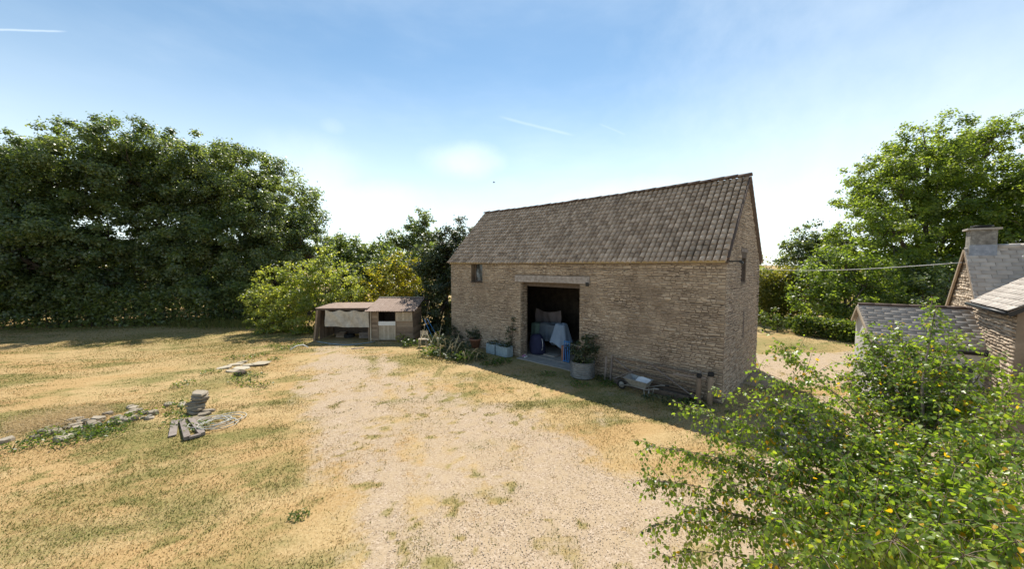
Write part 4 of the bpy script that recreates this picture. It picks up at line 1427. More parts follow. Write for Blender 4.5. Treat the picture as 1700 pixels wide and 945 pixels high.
# ------------------------------------------------------------------ open shelter to its left
shl = thing('open_shelter', (-10.2, 22.5, 0), 'low open shelter with leaning post left of the stable', 'shelter')
mb = MB()
mb.bar((-11.98, 21.8, -.05), (-11.72, 21.78, 1.86), .30, .12, jit=.006)
mb.build('leaning_post', M['shedwood'], shl)
mb = MB()
mb.bar((-8.72, 21.86, 0), (-8.72, 21.86, 1.93), .09, .09)
mb.build('post', M['shedwood'], shl)
mb = MB()
mb.box((-11.85, 21.62, 1.96), (3.15, 0, 0.02), (0, 2.2, .12), (0, 0, .035))
mb.build('roof', M['corr'], shl)
mb = MB()
mb.box((-11.8, 21.66, 1.86), (3.05, 0, 0), (0, .06, 0), (0, 0, .095))
mb.build('beam', M['darkwood'], shl)
mb = MB()
mb.box((-11.9, 23.75, 0), (3.2, 0, 0), (0, .04, 0), (0, 0, 2.0))
bw = mb.build('back_wall', M['darkwood'], shl)
planks_v(bw, 'board', vec(-11.78, 21.95, 0.02), AY, Z, -AX, 1.8, 1.85, 0.16, M['shedwood'])

# canvas sheet hung across the shelter front
mb = MB()
nx_, nz_ = 44, 16
vs = []
for j in range(nz_ + 1):
    for i in range(nx_ + 1):
        a, b = i / nx_, j / nz_
        x_ = -11.20 + 2.60 * a - 0.06 * (1 - b) * (1 - a)
        sag = 0.11 * abs(math.sin(a * math.pi * 3)) ** 1.5
        zt = 1.90 - sag * (1 - 0) - .02 * a
        zb_ = 0.90 - 0.07 * a + .012 * math.sin(9 * a)
        z_ = zb_ + (zt - zb_) * b
        y_ = 21.57 - 0.035 * math.sin(a * 3 * math.pi * 2 + 1.2 * b) * (0.3 + .7 * b) - 0.03 * math.exp(-((a - .15 - .3 * (1 - b)) / .035) ** 2) - .03 * math.sin(17 * a + 6 * b) - .05 * math.exp(-((a - .55 - .12 * b) / .04) ** 2) - .04 * math.exp(-((a - .82 + .15 * b) / .03) ** 2) + rng.normal(0, .003)
        vs.append((x_, y_, z_))
q = nx_ + 1
mb.add(vs, [(j * q + i, j * q + i + 1, (j + 1) * q + i + 1, (j + 1) * q + i) for j in range(nz_) for i in range(nx_)], sm=True)
mb.add([(v[0], v[1] + .006, v[2]) for v in vs], [(j * q + i, (j + 1) * q + i, (j + 1) * q + i + 1, j * q + i + 1) for j in range(nz_) for i in range(nx_)], sm=True)
tag(mb.build('canvas_sheet', M['canvas']), 'sagging grey canvas sheet hung across the open shelter', 'canvas')


# dim clutter under the shelter
def crate(name, label, c, s, mat, n=4):
    t = thing(name, c, label, 'crate')
    c = np.asarray(c, float)
    w, d, h = s
    for k in range(n):
        mb = MB()
        mb.box(c + vec(-w / 2, -d / 2, k * h / n + .004), (w, 0, 0), (0, .016, 0), (0, 0, h / n - .014))
        mb.build('slat', mat, t)
        mb = MB()
        mb.box(c + vec(-w / 2, d / 2, k * h / n + .004), (w, 0, 0), (0, .016, 0), (0, 0, h / n - .014))
        mb.build('slat', mat, t)
    mb = MB()
    mb.box(c + vec(-w / 2, -d / 2 + .018, 0), (.016, 0, 0), (0, d - .02, 0), (0, 0, h))
    mb.box(c + vec(w / 2 - .016, -d / 2 + .018, 0), (.016, 0, 0), (0, d - .02, 0), (0, 0, h))
    mb.box(c + vec(-w / 2 + .018, -d / 2 + .018, 0.01), (w - .036, 0, 0), (0, d - .02, 0), (0, 0, .015))
    mb.build('end_panel', mat, t)


crate('crate', 'slatted wooden crate in the shade at the right of the shelter', (-9.3, 22.7, 0), (.6, .4, .34), M['oldwood'])
crate('crate', 'slatted wooden crate at the back left of the shelter', (-10.9, 22.9, 0), (.55, .4, .3), M['shedwood'])
mb = MB()
mb.lathe((-10.35, 22.8, 0), [(.30, .0), (.33, .05), (.33, .15), (.30, .2), (.19, .2), (.17, .15), (.17, .05), (.19, 0), (.30, 0)], 24)
tag(mb.build('tyre', M['rubber']), 'black tyre lying on the shelter floor', 'tyre')

# blue and white water pipe lying before the shelter
mb = MB()
pts = [G(526 + 96 * k / 16, 568 + 5.5 * math.sin(math.pi * k / 16)) + Z * .03 for k in range(17)]
mb.tube(pts, .022, 6)
tag(mb.build('water_pipe', M['bluegalv']), 'pale blue pipe curving over the ground before the shelter', 'pipe')
mb = MB()
c = G(497, 580)
mb.tube([c + vec(-.35, -.25, .03), c + vec(-.2, .1, .16), c + vec(.1, .2, .20), c + vec(.35, .25, .03)], .03, 6)
tag(mb.build('water_pipe', M['white']), 'short white pipe bend on the ground left of the shelter', 'pipe')
mb = MB()
mb.box(G(583, 580) + Z * .0, vec(.62, .22, .01), vec(-.04, .09, 0), Z * .025)
tag(mb.build('plank', M['oldwood']), 'loose board on the ground in front of the stable', 'plank')

# ------------------------------------------------------------------ chair and poles by the hedge
cp_ = G(703, 576)
ct = thing('garden_chair', cp_, 'old wooden chair standing at the end of the plant border', 'chair')
for dx, dy, h in ((-.2, -.2, .44), (.2, -.2, .44), (-.2, .2, .86), (.2, .2, .86)):
    mb = MB()
    mb.bar(cp_ + vec(dx, dy, 0), cp_ + vec(dx * .95, dy * (1.15 if dy > 0 else 1), h), .035, .035)
    mb.build('leg', M['palewood'], ct)
mb = MB()
mb.box(cp_ + vec(-.24, -.24, .44), (.48, 0, 0), (0, .46, 0), (0, 0, .03))
mb.build('seat', M['palewood'], ct)
mb = MB()
mb.box(cp_ + vec(-.21, .235, .60), (.42, 0, 0), (0, .02, 0), (0, 0, .25))
mb.build('backrest', M['palewood'], ct)
for k, (xa, ya, xb, yb, r_) in enumerate(((704, 530, 716, 556, .016), (709, 529, 722, 552, .014))):
    mb = MB()
    pb_ = D(xb, yb, 21.3)
    mb.tube([vec(pb_[0] + .25, pb_[1], 0.0), pb_, D(xa, ya, 21.3)], r_, 6)
    tag(mb.build('garden_pole', M['blue']), ('longer', 'shorter')[k] + ' of two blue poles leaning in the dark hedge', 'pole', 'blue poles')
mb = MB()
p = G(699, 566)
mb.tube([p + vec(.1, 0, 0), p + vec(.25, .1, 1.2), p + vec(.5, .2, 2.4)], .02, 6)
tag(mb.build('garden_pole', M['palewood']), 'pale stick standing between the stable and the hedge', 'pole')


# ------------------------------------------------------------------ plant border in front of the barn
def rosette(name, label, cat, base, n, size, spread, h, mat, group=None):
    """a low leafy plant: stems with long leaves"""
    base = np.asarray(base, float)
    t = thing(name, base, label, cat, group)
    VV, TT = [], []
    ang = rng.uniform(0, 2 * np.pi, n)
    rr = spread * np.sqrt(rng.random(n))
    hh = h * rng.uniform(.1, 1.0, n) * (1 - .4 * rr / spread)
    C = base + np.stack([rr * np.cos(ang), rr * np.sin(ang), hh], 1)
    V, F_ = leaf_quads(C, size, up=.6, aspect=.5)
    link('leaves', bigmesh('leaves', V, F_, tint=np.clip(rng.normal(.5, .22, n), 0, .99)), t, mat)
    mb = MB()
    for k in range(max(3, n // 25)):
        j = rng.integers(n)
        mb.tube([base - Z * .03, (base + C[j]) / 2 + Z * .03, C[j]], [.012, .008, .003], 4, cap=False)
    mb.build('stem', M['weed'], t)
    return t


def stalks(name, label, base, n, h, mat, spread=.25):
    base = np.asarray(base, float)
    mb = MB()
    for k in range(n):
        b = base + vec(rng.normal(0, spread * .5), rng.normal(0, spread * .5), 0)
        ln = vec(rng.normal(0, .3), rng.normal(0, .2), 0)
        hh = h * rng.uniform(.6, 1.0)
        mb.tube([b, b + ln * .4 * hh + Z * hh * .6, b + ln * hh + Z * hh], [.024, .018, .010], 5)
        top_ = b + ln * hh + Z * hh
        for q_ in range(3):
            mb.tube([top_ - Z * .1 * q_ * hh, top_ - Z * .1 * q_ * hh + rng.normal(0, .12, 3)], [.012, .006], 4)
    tag(mb.build(name, mat), label, 'plant')


for lab, grp, lst in (('green weed in the border between chair and terracotta pot', 'weeds between chair and pot', ((716, 590, 170, .16, .55, .55, 'weed'), (735, 592, 170, .16, .6, .5, 'ivy'), (756, 598, 150, .15, .5, .45, 'ivy'), (742, 578, 170, .16, .6, .8, 'ivy'), (768, 584, 140, .15, .5, .7, 'ivy'), (724, 575, 170, .17, .6, .9, 'ivy'))),
                      ('green weed in front of the terracotta pot', 'weeds before the pot', ((772, 600, 140, .15, .45, .6, 'weed'), (795, 598, 120, .14, .4, .45, 'ivy'))),
                      ('low green weed before the metal troughs', 'weeds before the troughs', ((815, 606, 130, .13, .5, .25, 'weed'), (836, 602, 110, .12, .4, .25, 'weed'))),
                      ('green weed at the right hand foot of the stable', 'weeds by the stable', ((680, 575, 150, .15, .5, .5, 'weed'), (668, 566, 140, .14, .45, .5, 'olive'), (657, 561, 110, .13, .3, .45, 'ivy'))),
                      ('low weed around the foot of the steel planter', 'weeds by the planter', ((1010, 640, 90, .1, .35, .2, 'weed'), (1000, 632, 90, .1, .3, .25, 'ivy'), (962, 640, 90, .1, .4, .15, 'weed'))),
                      ('tiny weed in the turf before the doorway', None, ((910, 622, 80, .09, .4, .1, 'weed'),)),
                      ('low weed along the foot of the leaning gate', 'weeds by the gate', ((1120, 668, 110, .1, .5, .18, 'ivy'), (1150, 672, 110, .1, .4, .2, 'weed'), (1080, 662, 80, .09, .3, .15, 'ivy')))):
    for (px, py, n, s, sp, h, mt) in lst:
        rosette('border_weed', lab, 'plant', G(px, py), n, s, sp, h, M[mt], grp)
stalks('dead_stalks', 'tall bleached seed stalks beside the wooden chair', G(716, 588), 5, 1.35, M['straw'], .5)
stalks('dead_stalks', 'bleached stalks in front of the dark hedge foot', G(741, 594), 4, 1.0, M['straw'], .5)
stalks('dead_stalks', 'pale bent stalks leaning by the terracotta pot', G(757, 586), 5, 0.95, M['straw'], .6)
stalks('dead_stalks', 'short yellow stalks in the border weeds', G(776, 602), 5, 0.6, M['straw'], .3)


def pot(name, label, c, prof, mat, bush, leaf, dens, lm, nrings=0):
    c = np.asarray(c, float)
    mb = MB()
    mb.lathe(c, prof, 32)
    o = mb.build(name, mat)
    tag(o, label, 'planter')
    mb = MB()
    rt, zt = prof[-1]
    top_z = max(z for r, z in prof)
    mb.lathe(c, [(max(r for r, z in prof) * .93, top_z - .07), (0.0, top_z - .05)], 24)
    mb.build('soil', M['soil'], o)
    return o


pc = G(789, 577)
pot('terracotta_pot', 'terracotta pot by the left end of the barn wall', pc, [(.0, .0), (.21, .0), (.30, .42), (.33, .42), (.34, .50), (.30, .50), (.28, .40)], M['terra'], 0, 0, 0, 0)
tree('potted_shrub', 'dark clipped shrub growing in the terracotta pot', 'shrub', pc + Z * .42, [(pc + vec(0, 0, .8), .42), (pc + vec(-.3, .05, .75), .3), (pc + vec(.2, 0, .65), .28)], .07, 420, M['ivy'], .03, None, clump=.14, kindname=('stem', 'foliage'))
pc = G(970, 630) + vec(.0, .35, 0)
pr_ = [(.0, .0), (.46, .0)]
for k in range(7):
    z0 = .03 + k * .088
    pr_ += [(.46, z0), (.505, z0 + .022), (.46, z0 + .044), (.44, z0 + .066)]
pr_ += [(.485, .64), (.49, .66), (.46, .66), (.44, .58)]
pot('corrugated_planter', 'round corrugated steel planter right of the barn doorway', pc, pr_, M['galv'], 0, 0, 0, 0)
tree('potted_shrub', 'dark bay bush growing in the corrugated steel planter', 'shrub', pc + Z * .58,
     [(pc + vec(0, 0, 1.15), .46), (pc + vec(.28, .1, 1.38), .36), (pc + vec(-.28, 0, 1.2), .34), (pc + vec(.1, 0, .9), .42), (pc + vec(.4, 0, 1.1), .3), (pc + vec(.15, 0, 1.6), .2)], .085, 330, M['ivy'], .04, None, clump=.17, kindname=('stem', 'foliage'))
rosette('potted_weed', 'green trailing weed around the rim of the steel planter', 'plant', pc + Z * .6, 90, .1, .45, .12, M['weed'])

# two pale blue metal troughs
for k, (u, w_) in enumerate(((3.75, .62), (4.48, .80))):
    o0 = bp(u, 0, .62)
    t = thing('metal_trough', o0, ('left hand pale blue metal trough under the barn wall', 'right hand pale blue metal trough with trailing plants')[k], 'trough')
    mb = MB()
    ax, ay = BT * w_, BG * .42
    h = .50
    mb.box(o0, ax, BG * .02, Z * h)
    mb.box(o0 + BG * .40, ax, BG * .02, Z * h)
    mb.box(o0 + BG * .021, BT * .02, BG * .378, Z * h)
    mb.box(o0 + BT * (w_ - .02) + BG * .021, BT * .02, BG * .378, Z * h)
    bo = mb.build('body', M['bluegalv'], t)
    mb = MB()
    mb.tube([o0 - BN * 0 + Z * h, o0 + BT * w_ + Z * h, o0 + BT * w_ + BG * .42 + Z * h, o0 + BG * .42 + Z * h], .016, 6, closed=True)
    mb.build('rim', M['bluegalv'], t)
    mb = MB()
    mb.box(o0 + BT * .022 + BG * .022 + Z * .02, BT * (w_ - .044), BG * .376, Z * (h - .07))
    mb.build('soil', M['soil'], t)
rosette('trough_plant', 'dark leafy plant spilling from the left metal trough', 'plant', bp(4.05, .44, .40), 110, .09, .32, .28, M['ivy'])
rosette('trough_plant', 'green leafy plant spilling from the right metal trough', 'plant', bp(4.90, .44, .40), 150, .1, .42, .36, M['ivy'])
# climber at the door jamb
tree('wall_climber', 'thin dark climber on the wall left of the doorway', 'climber', bp(5.1, 0, .1), [(bp(5.0, .95, .10), .30), (bp(5.15, 1.45, .08), .24), (bp(4.85, 1.25, .08), .2), (bp(5.2, 1.85, .06), .13), (bp(5.05, .55, .14), .28)],
     .07, 150, M['ivy'], .02, None, clump=.12, kindname=('stem', 'foliage'))
tree('wall_climber', 'dark creeper at the foot of the left barn corner', 'climber', bp(0.5, 0, .1), [(bp(.45, .55, .15), .36), (bp(.8, .45, .15), .3), (bp(.3, .85, .1), .22)],
     .08, 260, M['ivy'], .02, None, clump=.14, kindname=('stem', 'foliage'))

# ------------------------------------------------------------------ things in the doorway
def drape(name, label, c, w, d, h, mat, rot=0.0, folds=9, flare=.16, low=0.0, seed=1, lump=.08):
    """a sheet thrown over something: domed top and folded skirts"""
    r = np.random.default_rng(seed)
    c = np.asarray(c, float)
    NA, NR = 72, 16
    ph = r.uniform(0, 6.28, 4)
    vs, fs = [], []
    for j in range(NR + 1):
        s = j / NR
        for i in range(NA):
            a = 2 * math.pi * i / NA
            ca, sa = math.cos(a), math.sin(a)
            se = (abs(ca) ** 3 + abs(sa) ** 3) ** (-1 / 3)
            if s < .38:
                q = s / .38
                rad_ = q * .97
                z = h - .05 * q ** 3 + lump * math.sin(a * 2 + ph[0]) * q * (1 - q) * 2
            else:
                q = (s - .38) / .62
                rad_ = .97 + flare * q
                z = h - .05 - (h - .05 - low - .16 * h * max(0, math.sin(a * 1.5 + ph[1]))) * q
            fold = (math.sin(a * folds + ph[2]) + .5 * math.sin(a * folds * 1.7 + ph[3])) * .085 * max(0, (s - .3)) / .7
            x_, y_ = (rad_ + fold) * se * ca * w / 2, (rad_ + fold) * se * sa * d / 2
            cr, sr = math.cos(rot), math.sin(rot)
            vs.append(c + vec(x_ * cr - y_ * sr, x_ * sr + y_ * cr, z))
    for j in range(NR):
        for i in range(NA):
            i2 = (i + 1) % NA
            fs.append((j * NA + i, (j + 1) * NA + i, (j + 1) * NA + i2, j * NA + i2))
    mb = MB()
    mb.add(vs, fs, sm=True)
    o = mb.build(name, mat)
    return tag(o, label, 'dust sheet')


wrot = math.atan2(BT[1], BT[0])
FZ = 0.035
drape('dust_sheet', 'pale blue dust sheet draped in a peak at the doorway', bp(6.95, FZ, -1.6), .62, .5, 1.62, M['sheetblue'], wrot, 7, .85, .40, 3, .05)
drape('dust_sheet', 'grey blue dust sheet over furniture in the barn', bp(5.55, FZ, -2.5), 1.3, .8, 1.38, M['sheetpale'], wrot, 11, .1, .45, 4, .1)
drape('dust_sheet', 'green dust sheet over a narrow thing in the barn', bp(4.80, FZ, -2.3), .6, .55, 1.36, M['sheetgreen'], wrot, 6, .15, .5, 5, .05)
mb = MB()
vs = []
for j in range(13):
    for i in range(29):
        a, b = i / 28, j / 12
        vs.append(bp(4.0 + 1.8 * a, FZ + 1.10 + .92 * b - .16 * math.sin(math.pi * a) * b + .05 * math.sin(5 * a) * (1 - b), -3.15 + .06 * math.sin(a * 21 + 2 * b) * (.3 + .7 * (1 - b)) + .04 * math.sin(a * 9 + 4 * b)))
mb.add(vs, [(j * 29 + i, j * 29 + i + 1, (j + 1) * 29 + i + 1, (j + 1) * 29 + i) for j in range(12) for i in range(28)], sm=True)
tag(mb.build('dust_sheet', M['sheetgrey']), 'pinkish grey sheet hung up behind the covered furniture', 'dust sheet')
# navy holdall, lumpy
mb = MB()
c = bp(5.88, FZ, -.98)
prof = [(.0, .0), (.34, .0), (.40, .12), (.39, .5), (.33, .85), (.2, 1.0), (.0, 1.02)]
n = 22
vs, fs = [], []
for (r_, z_) in prof:
    for k in range(n):
        a = 2 * math.pi * k / n
        rr = r_ * (1 + .08 * math.sin(3 * a + z_ * 4) + .05 * math.sin(7 * a))
        vs.append(c + BT * rr * 1.1 * math.cos(a) + BG * rr * .8 * math.sin(a) + Z * z_)
for i in range(len(prof) - 1):
    for k in range(n):
        fs.append((i * n + k, i * n + (k + 1) % n, (i + 1) * n + (k + 1) % n, (i + 1) * n + k))
mb.add(vs, fs, sm=True)
bag = mb.build('storage_bag', M['navy'])
tag(bag, 'tall navy fabric bag just inside the left of the doorway', 'bag')
mb = MB()
mb.tube([c + BT * .40 + BN * .12 + Z * (.85 - .1 * k) + BT * .06 * math.sin(k * .5) for k in range(7)], .014, 5)
mb.build('strap', M['white'], bag)
# blue frame (folded trolley)
c = bp(7.80, FZ, -.60)
tr = thing('folded_trolley', c, 'bright blue folded frame standing at the right of the doorway', 'trolley')
for k in range(4):
    mb = MB()
    mb.bar(c + BT * (k * .10) + Z * .02, c + BT * (k * .10) + Z * 1.02 + BG * .06, .03, .03)
    mb.build('upright', M['blue'], tr)
for zz in (.06, .96):
    mb = MB()
    mb.bar(c + BT * -.02 + Z * zz + BG * (.06 * zz) + BN * .03, c + BT * .32 + Z * zz + BG * (.06 * zz) + BN * .03, .03, .03)
    mb.build('crossbar', M['blue'], tr)
mb = MB()
mb.box(bp(7.58, FZ, -.72), BT * .16, BG * .3, Z * .72)
tag(mb.build('wooden_board', M['terra']), 'reddish upright board behind the blue frame in the doorway', 'board')
mb = MB()
mb.box(bp(6.2, FZ, -1.0), BT * .8 + BN * .05, BG * .5, Z * .05, jit=.004)
tag(mb.build('flat_panel', M['concrete']), 'pale flat panel lying on the barn floor', 'panel')
mb = MB()
mb.bar(bp(7.6, FZ + .80, -1.1), bp(8.95, FZ + .86, -.60), .14, .035)
tag(mb.build('plank', M['palewood']), 'pale plank propped against the right door jamb', 'plank')
for k in range(2):
    c = bp(5.80 + k * .20, 0.025, -.05 + .10 * k)
    mb = MB()
    pts = [(-.13, 0), (-.09, .01), (-.02, .0), (.05, .01), (.12, .0)]
    mb.tube([c + BN * (x_) * 1.0 + Z * (.045 + y_) for x_, y_ in pts], [.02, .042, .036, .046, .022], 8)
    sh = mb.build('rubber_clog', M[('pink', 'white')[k]])
    mb = MB()
    mb.tube([c + BN * -.06 + BT * .03 + Z * .09, c + BN * -.12 + Z * .12, c + BN * -.06 - BT * .03 + Z * .09], .008, 5)
    mb.build('strap', M['white'], sh)
    tag(sh, ('pink shoe left of the doorway threshold', 'white shoe beside the pink one at the doorway')[k], 'shoe')

# ------------------------------------------------------------------ gate, posts and stake against the barn wall
def gq(u, v, d):
    return bp(u, v, d - v * .12)


gt = thing('field_gate', bp(12.2, 0, .3), 'old wooden field gate leaning along the barn wall', 'gate')
for k, v in enumerate((.10, .30, .50, .70, .90)):
    mb = MB()
    mb.bar(gq(10.75, v + .02, .30), gq(13.98, v - .02 + .02 * (k % 2), .30), .03, .095, up=BN, jit=.006)
    mb.build('rail', M['shedwood'], gt)
for u in (10.72, 13.95):
    mb = MB()
    mb.bar(gq(u, .0, .33), gq(u, 1.02, .33), .05, .09, up=BN, jit=.004)
    mb.build('stile', M['oldwood'], gt)
for (ua_, va_, ub_, vb_) in ((10.8, .92, 12.3, .1), (12.3, .92, 13.9, .08), (10.85, .12, 12.3, .95)):
    mb = MB()
    mb.bar(gq(ua_, va_, .35), gq(ub_, vb_, .35), .022, .07, up=BN, jit=.003)
    mb.build('brace', M['oldwood'], gt)
for k, (u, d, h, w_) in enumerate(((13.98, .52, .98, .13), (14.28, .34, 1.05, .15))):
    mb = MB()
    mb.tube([bp(u, -.1, d), bp(u, h * .5, d) + rng.normal(0, .01, 3), bp(u + .02, h, d)], [w_ * .62, w_ * .58, w_ * .55], 7)
    po = mb.build('timber_post', M['shedwood'])
    tag(po, ('front short timber post at the right end of the gate', 'rear short timber post close to the barn corner')[k], 'post')
    mb = MB()
    mb.lathe(bp(u + .02, h, d), [(w_ * .62, -.10), (w_ * .66, 0.0), (w_ * .5, .03), (0, .035)], 10)
    mb.build('post_cap', M['rubber'], po)
mb = MB()
mb.bar(bp(10.55, -.1, .5), bp(10.57, .98, .42), .07, .05)
tag(mb.build('timber_stake', M['oldwood']), 'upright wooden stake between the planter and the gate', 'post')
for k, (ua_, ub_, d_, z_, h_) in enumerate(((10.9, 13.7, .46, .0, .17), (11.4, 13.85, .16, .0, .24))):
    mb = MB()
    mb.box(bp(ua_, z_, d_ + .1), BT * (ub_ - ua_), BG * .12, Z * h_, jit=.012)
    tag(mb.build('timber_beam', M['darkwood']), ('dark beam lying along the outer foot of the leaning gate', 'dark beam tight against the barn wall behind the gate')[k], 'beam', None, 'thing')
mb = MB()
mb.bar(bp(13.2, .86, .62), bp(14.2, .90, .52), .03, .05)
tag(mb.build('plank', M['oldwood']), 'thin grey batten lying across the gate posts', 'plank')

# ------------------------------------------------------------------ wheelbarrow
wc = G(1063, 655) + vec(-.02, .12, 0)
wb = thing('wheelbarrow', wc, 'grey steel wheelbarrow parked before the leaning gate', 'wheelbarrow')


def wq(x_, y_, z_):
    return wc + (BT * x_ + BN * y_ + Z * z_) * 0.9


rim = [(-.52, -.34, .60), (.46, -.32, .56), (.46, .32, .56), (-.52, .34, .60)]
bas = [(-.22, -.20, .32), (.34, -.20, .30), (.34, .20, .30), (-.22, .20, .32)]
vs = [wq(*p) for p in rim] + [wq(*p) for p in bas] + [wq(p[0] * .97, p[1] * .95, p[2] - .002) for p in rim] + [wq(p[0] * .95, p[1] * .93, p[2] + .012) for p in bas]
mb = MB()
fs = []
for k in range(4):
    k2 = (k + 1) % 4
    fs += [(k, k2, 4 + k2, 4 + k), (8 + k2, 8 + k, 12 + k, 12 + k2), (k2, k, 8 + k, 8 + k2)]
fs += [(4, 5, 6, 7), (15, 14, 13, 12)]
mb.add(vs, fs)
tray = mb.build('tray', M['barrow'], wb)
mb = MB()
mb.tube([wq(*p) for p in rim], .014, 6, closed=True)
mb.build('rim', M['barrow'], tray)
for s in (-1, 1):
    mb = MB()
    mb.tube([wq(-.72, s * .06, .18), wq(-.3, s * .17, .29), wq(.4, s * .24, .29), wq(.75, s * .28, .42), wq(1.05, s * .29, .46)], .016, 6)
    hd = mb.build('handle', M['barrow'], wb)
    mb = MB()
    mb.tube([wq(.92, s * .29, .445), wq(1.07, s * .29, .465)], .021, 8)
    mb.build('grip', M['rubber'], hd)
    mb = MB()
    mb.tube([wq(.30, s * .22, .29), wq(.34, s * .24, .01), wq(.46, s * .24, .01), wq(.52, s * .25, .30)], .014, 6)
    mb.build('leg', M['barrow'], wb)
mb = MB()
vs, fs = [], []
R0, r0 = .15, .045
for i in range(20):
    for j in range(8):
        a, b = 2 * math.pi * i / 20, 2 * math.pi * j / 8
        vs.append(wq(-.72 + (R0 + r0 * math.cos(b)) * math.cos(a), r0 * math.sin(b), .195 + (R0 + r0 * math.cos(b)) * math.sin(a)))
for i in range(20):
    for j in range(8):
        fs.append((i * 8 + j, (i + 1) % 20 * 8 + j, (i + 1) % 20 * 8 + (j + 1) % 8, i * 8 + (j + 1) % 8))
mb.add(vs, fs, sm=True)
wh = mb.build('wheel', M['rubber'], wb)
mb = MB()
mb.tube([wq(-.72, -.03, .195), wq(-.72, .03, .195)], .11, 14)
mb.tube([wq(-.72, -.08, .195), wq(-.72, .08, .195)], .015, 8)
mb.build('hub', M['barrow'], wh)
mb = MB()
vs = []
for j in range(7):
    for i in range(9):
        a, b = i / 8, j / 6
        vs.append(wq(-.10 + .50 * a, -.22 + .36 * b, .47 + .12 * (1 - b) + .03 * math.sin(4 * a + 3 * b) + rng.normal(0, .006)))
mb.add(vs, [(j * 9 + i, j * 9 + i + 1, (j + 1) * 9 + i + 1, (j + 1) * 9 + i) for j in range(6) for i in range(8)], sm=True)
tag(mb.build('plastic_sack', M['white']), 'white plastic sack lying in the wheelbarrow', 'sack')


# ------------------------------------------------------------------ stones, slabs and timber on the lawn
def rock(name, label, cat, c, s, mat, rot=None, group=None, seed=0, parent=None):
    r = np.random.default_rng(seed)
    c = np.asarray(c, float)
    w, d, h = s
    pts = []
    for k in range(7):
        a = 2 * math.pi * (k + r.uniform(-.25, .25)) / 7
        q = r.uniform(.8, 1.1)
        se = (abs(math.cos(a)) ** 4 + abs(math.sin(a)) ** 4) ** (-.25)
        pts.append((w / 2 * q * se * math.cos(a), d / 2 * q * se * math.sin(a)))
    rot = r.uniform(0, 6.28) if rot is None else rot
    tx, ty = r.normal(0, .10, 2)
    vs = []
    for lev, sc_ in ((0, .92), (.35, 1.0), (.8, .97), (1.0, .84)):
        for (x_, y_) in pts:
            x2, y2 = x_ * sc_, y_ * sc_
            z_ = h * lev + (x2 * tx + y2 * ty) * (1 if lev > .5 else .3) + r.normal(0, .06) * h
            vs.append(c + vec(x2 * math.cos(rot) - y2 * math.sin(rot), x2 * math.sin(rot) + y2 * math.cos(rot), z_))
    fs = []
    for l in range(3):
        for k in range(7):
            fs.append((l * 7 + k, l * 7 + (k + 1) % 7, (l + 1) * 7 + (k + 1) % 7, (l + 1) * 7 + k))
    fs.append(tuple(21 + k for k in range(7)))
    fs.append(tuple(range(6, -1, -1)))
    mb = MB()
    mb.add(vs, fs, r.random())
    o = mb.build(name, mat, parent)
    if label:
        tag(o, label, cat, group)
    return o


# stack of flat stones: three leaning columns receding
sb = G(322, 688)
zz = 0.0
for k, nm in enumerate(('lowest', 'second lowest', 'third', 'fourth', 'fifth', 'sixth', 'seventh', 'topmost')):
    th = rng.uniform(.065, .095)
    c = sb + vec(-.06 + rng.normal(0, .035), .10 + .035 * k, zz)
    rock('walling_stone', nm + ' flat stone counted upwards in the small stone stack', 'stone', c, (rng.uniform(.44, .60) - .012 * k, rng.uniform(.34, .44), th), M['rubble'], rng.normal(0, .2), 'stones stacked on the lawn', 50 + k)
    zz += th * .96
for k, (px, py) in enumerate(((338, 690), (330, 699), (318, 698), (345, 684), (302, 674), (281, 673), (340, 700))):
    rock('walling_stone', 'loose flat stone lying round the foot of the stone stack', 'stone', G(px, py) - Z * .02, (rng.uniform(.25, .42), rng.uniform(.2, .3), .09), M['rubble'], None, 'stones at the foot of the stack', 80 + k)
# a line of half buried rubble
for k in range(58):
    a = rng.random() ** .8
    px = 8 + 250 * a + rng.normal(0, 4)
    py = 733 - 50 * a + rng.normal(0, 5 + 5 * math.sin(a * 3.1))
    s = rng.uniform(.12, .42)
    rock('rubble_stone', 'pale rubble stone in the broken line across the lawn', 'stone', G(px, py) - Z * rng.uniform(.03, .07), (s * .85, s * rng.uniform(.4, .75), rng.uniform(.07, .15)), M['rubble'], None, 'rubble line on the lawn', 200 + k)
# paving slabs laid flat, two of them crossing
for k, (px, py, w, d, r, z) in enumerate(((372, 611, .62, .45, .15, .0), (391, 606, .60, .45, .2, .0), (403, 612, .6, .45, .1, .0), (401, 602, .55, .45, .3, .0), (385, 617, .55, .4, .0, .0), (419, 607, .72, .5, .35, .03), (433, 606, .72, .5, .2, .055))):
    rock('paving_slab', ('cream paving slab lying flat in the group on the lawn', 'grey paving slab at the right end of the slabs on the lawn')[k > 4], 'slab', G(px, py) + Z * (z - .01), (w * 1.05, d, .055), M['slab'], r,
         ('cream slabs on the lawn', 'grey slabs on the lawn')[k > 4], 300 + k)
rock('walling_stone', 'dark weathered stone beside the paving slabs', 'stone', G(398, 623), (.45, .4, .16), M['darkwood'], .3, None, 330)
# timber frame lying on the grass
fc = G(320, 730)
f0, f1, f2, f3 = G(311, 731), G(302, 701), G(318, 700), G(336, 724)
ft = thing('timber_rack', fc, 'weathered open timber rack lying on the lawn below the stone stack', 'rack')
for a, b in ((f0, f1), (f3, f2)):
    mb = MB()
    mb.bar(a + Z * .05, b + Z * .05, .13, .09, jit=.006)
    mb.build('side_rail', M['oldwood'], ft)
mb = MB()
mb.bar(f0 + (f3 - f0) * .12 + Z * .045, f0 + (f3 - f0) * .9 + Z * .045, .10, .07, jit=.005)
mb.build('end_rail', M['oldwood'], ft)
mb = MB()
mb.bar(G(286, 726) + Z * .03, G(291, 700) + Z * .03, .16, .04, jit=.005)
tag(mb.build('plank', M['oldwood']), 'single weathered plank lying left of the timber rack', 'plank')
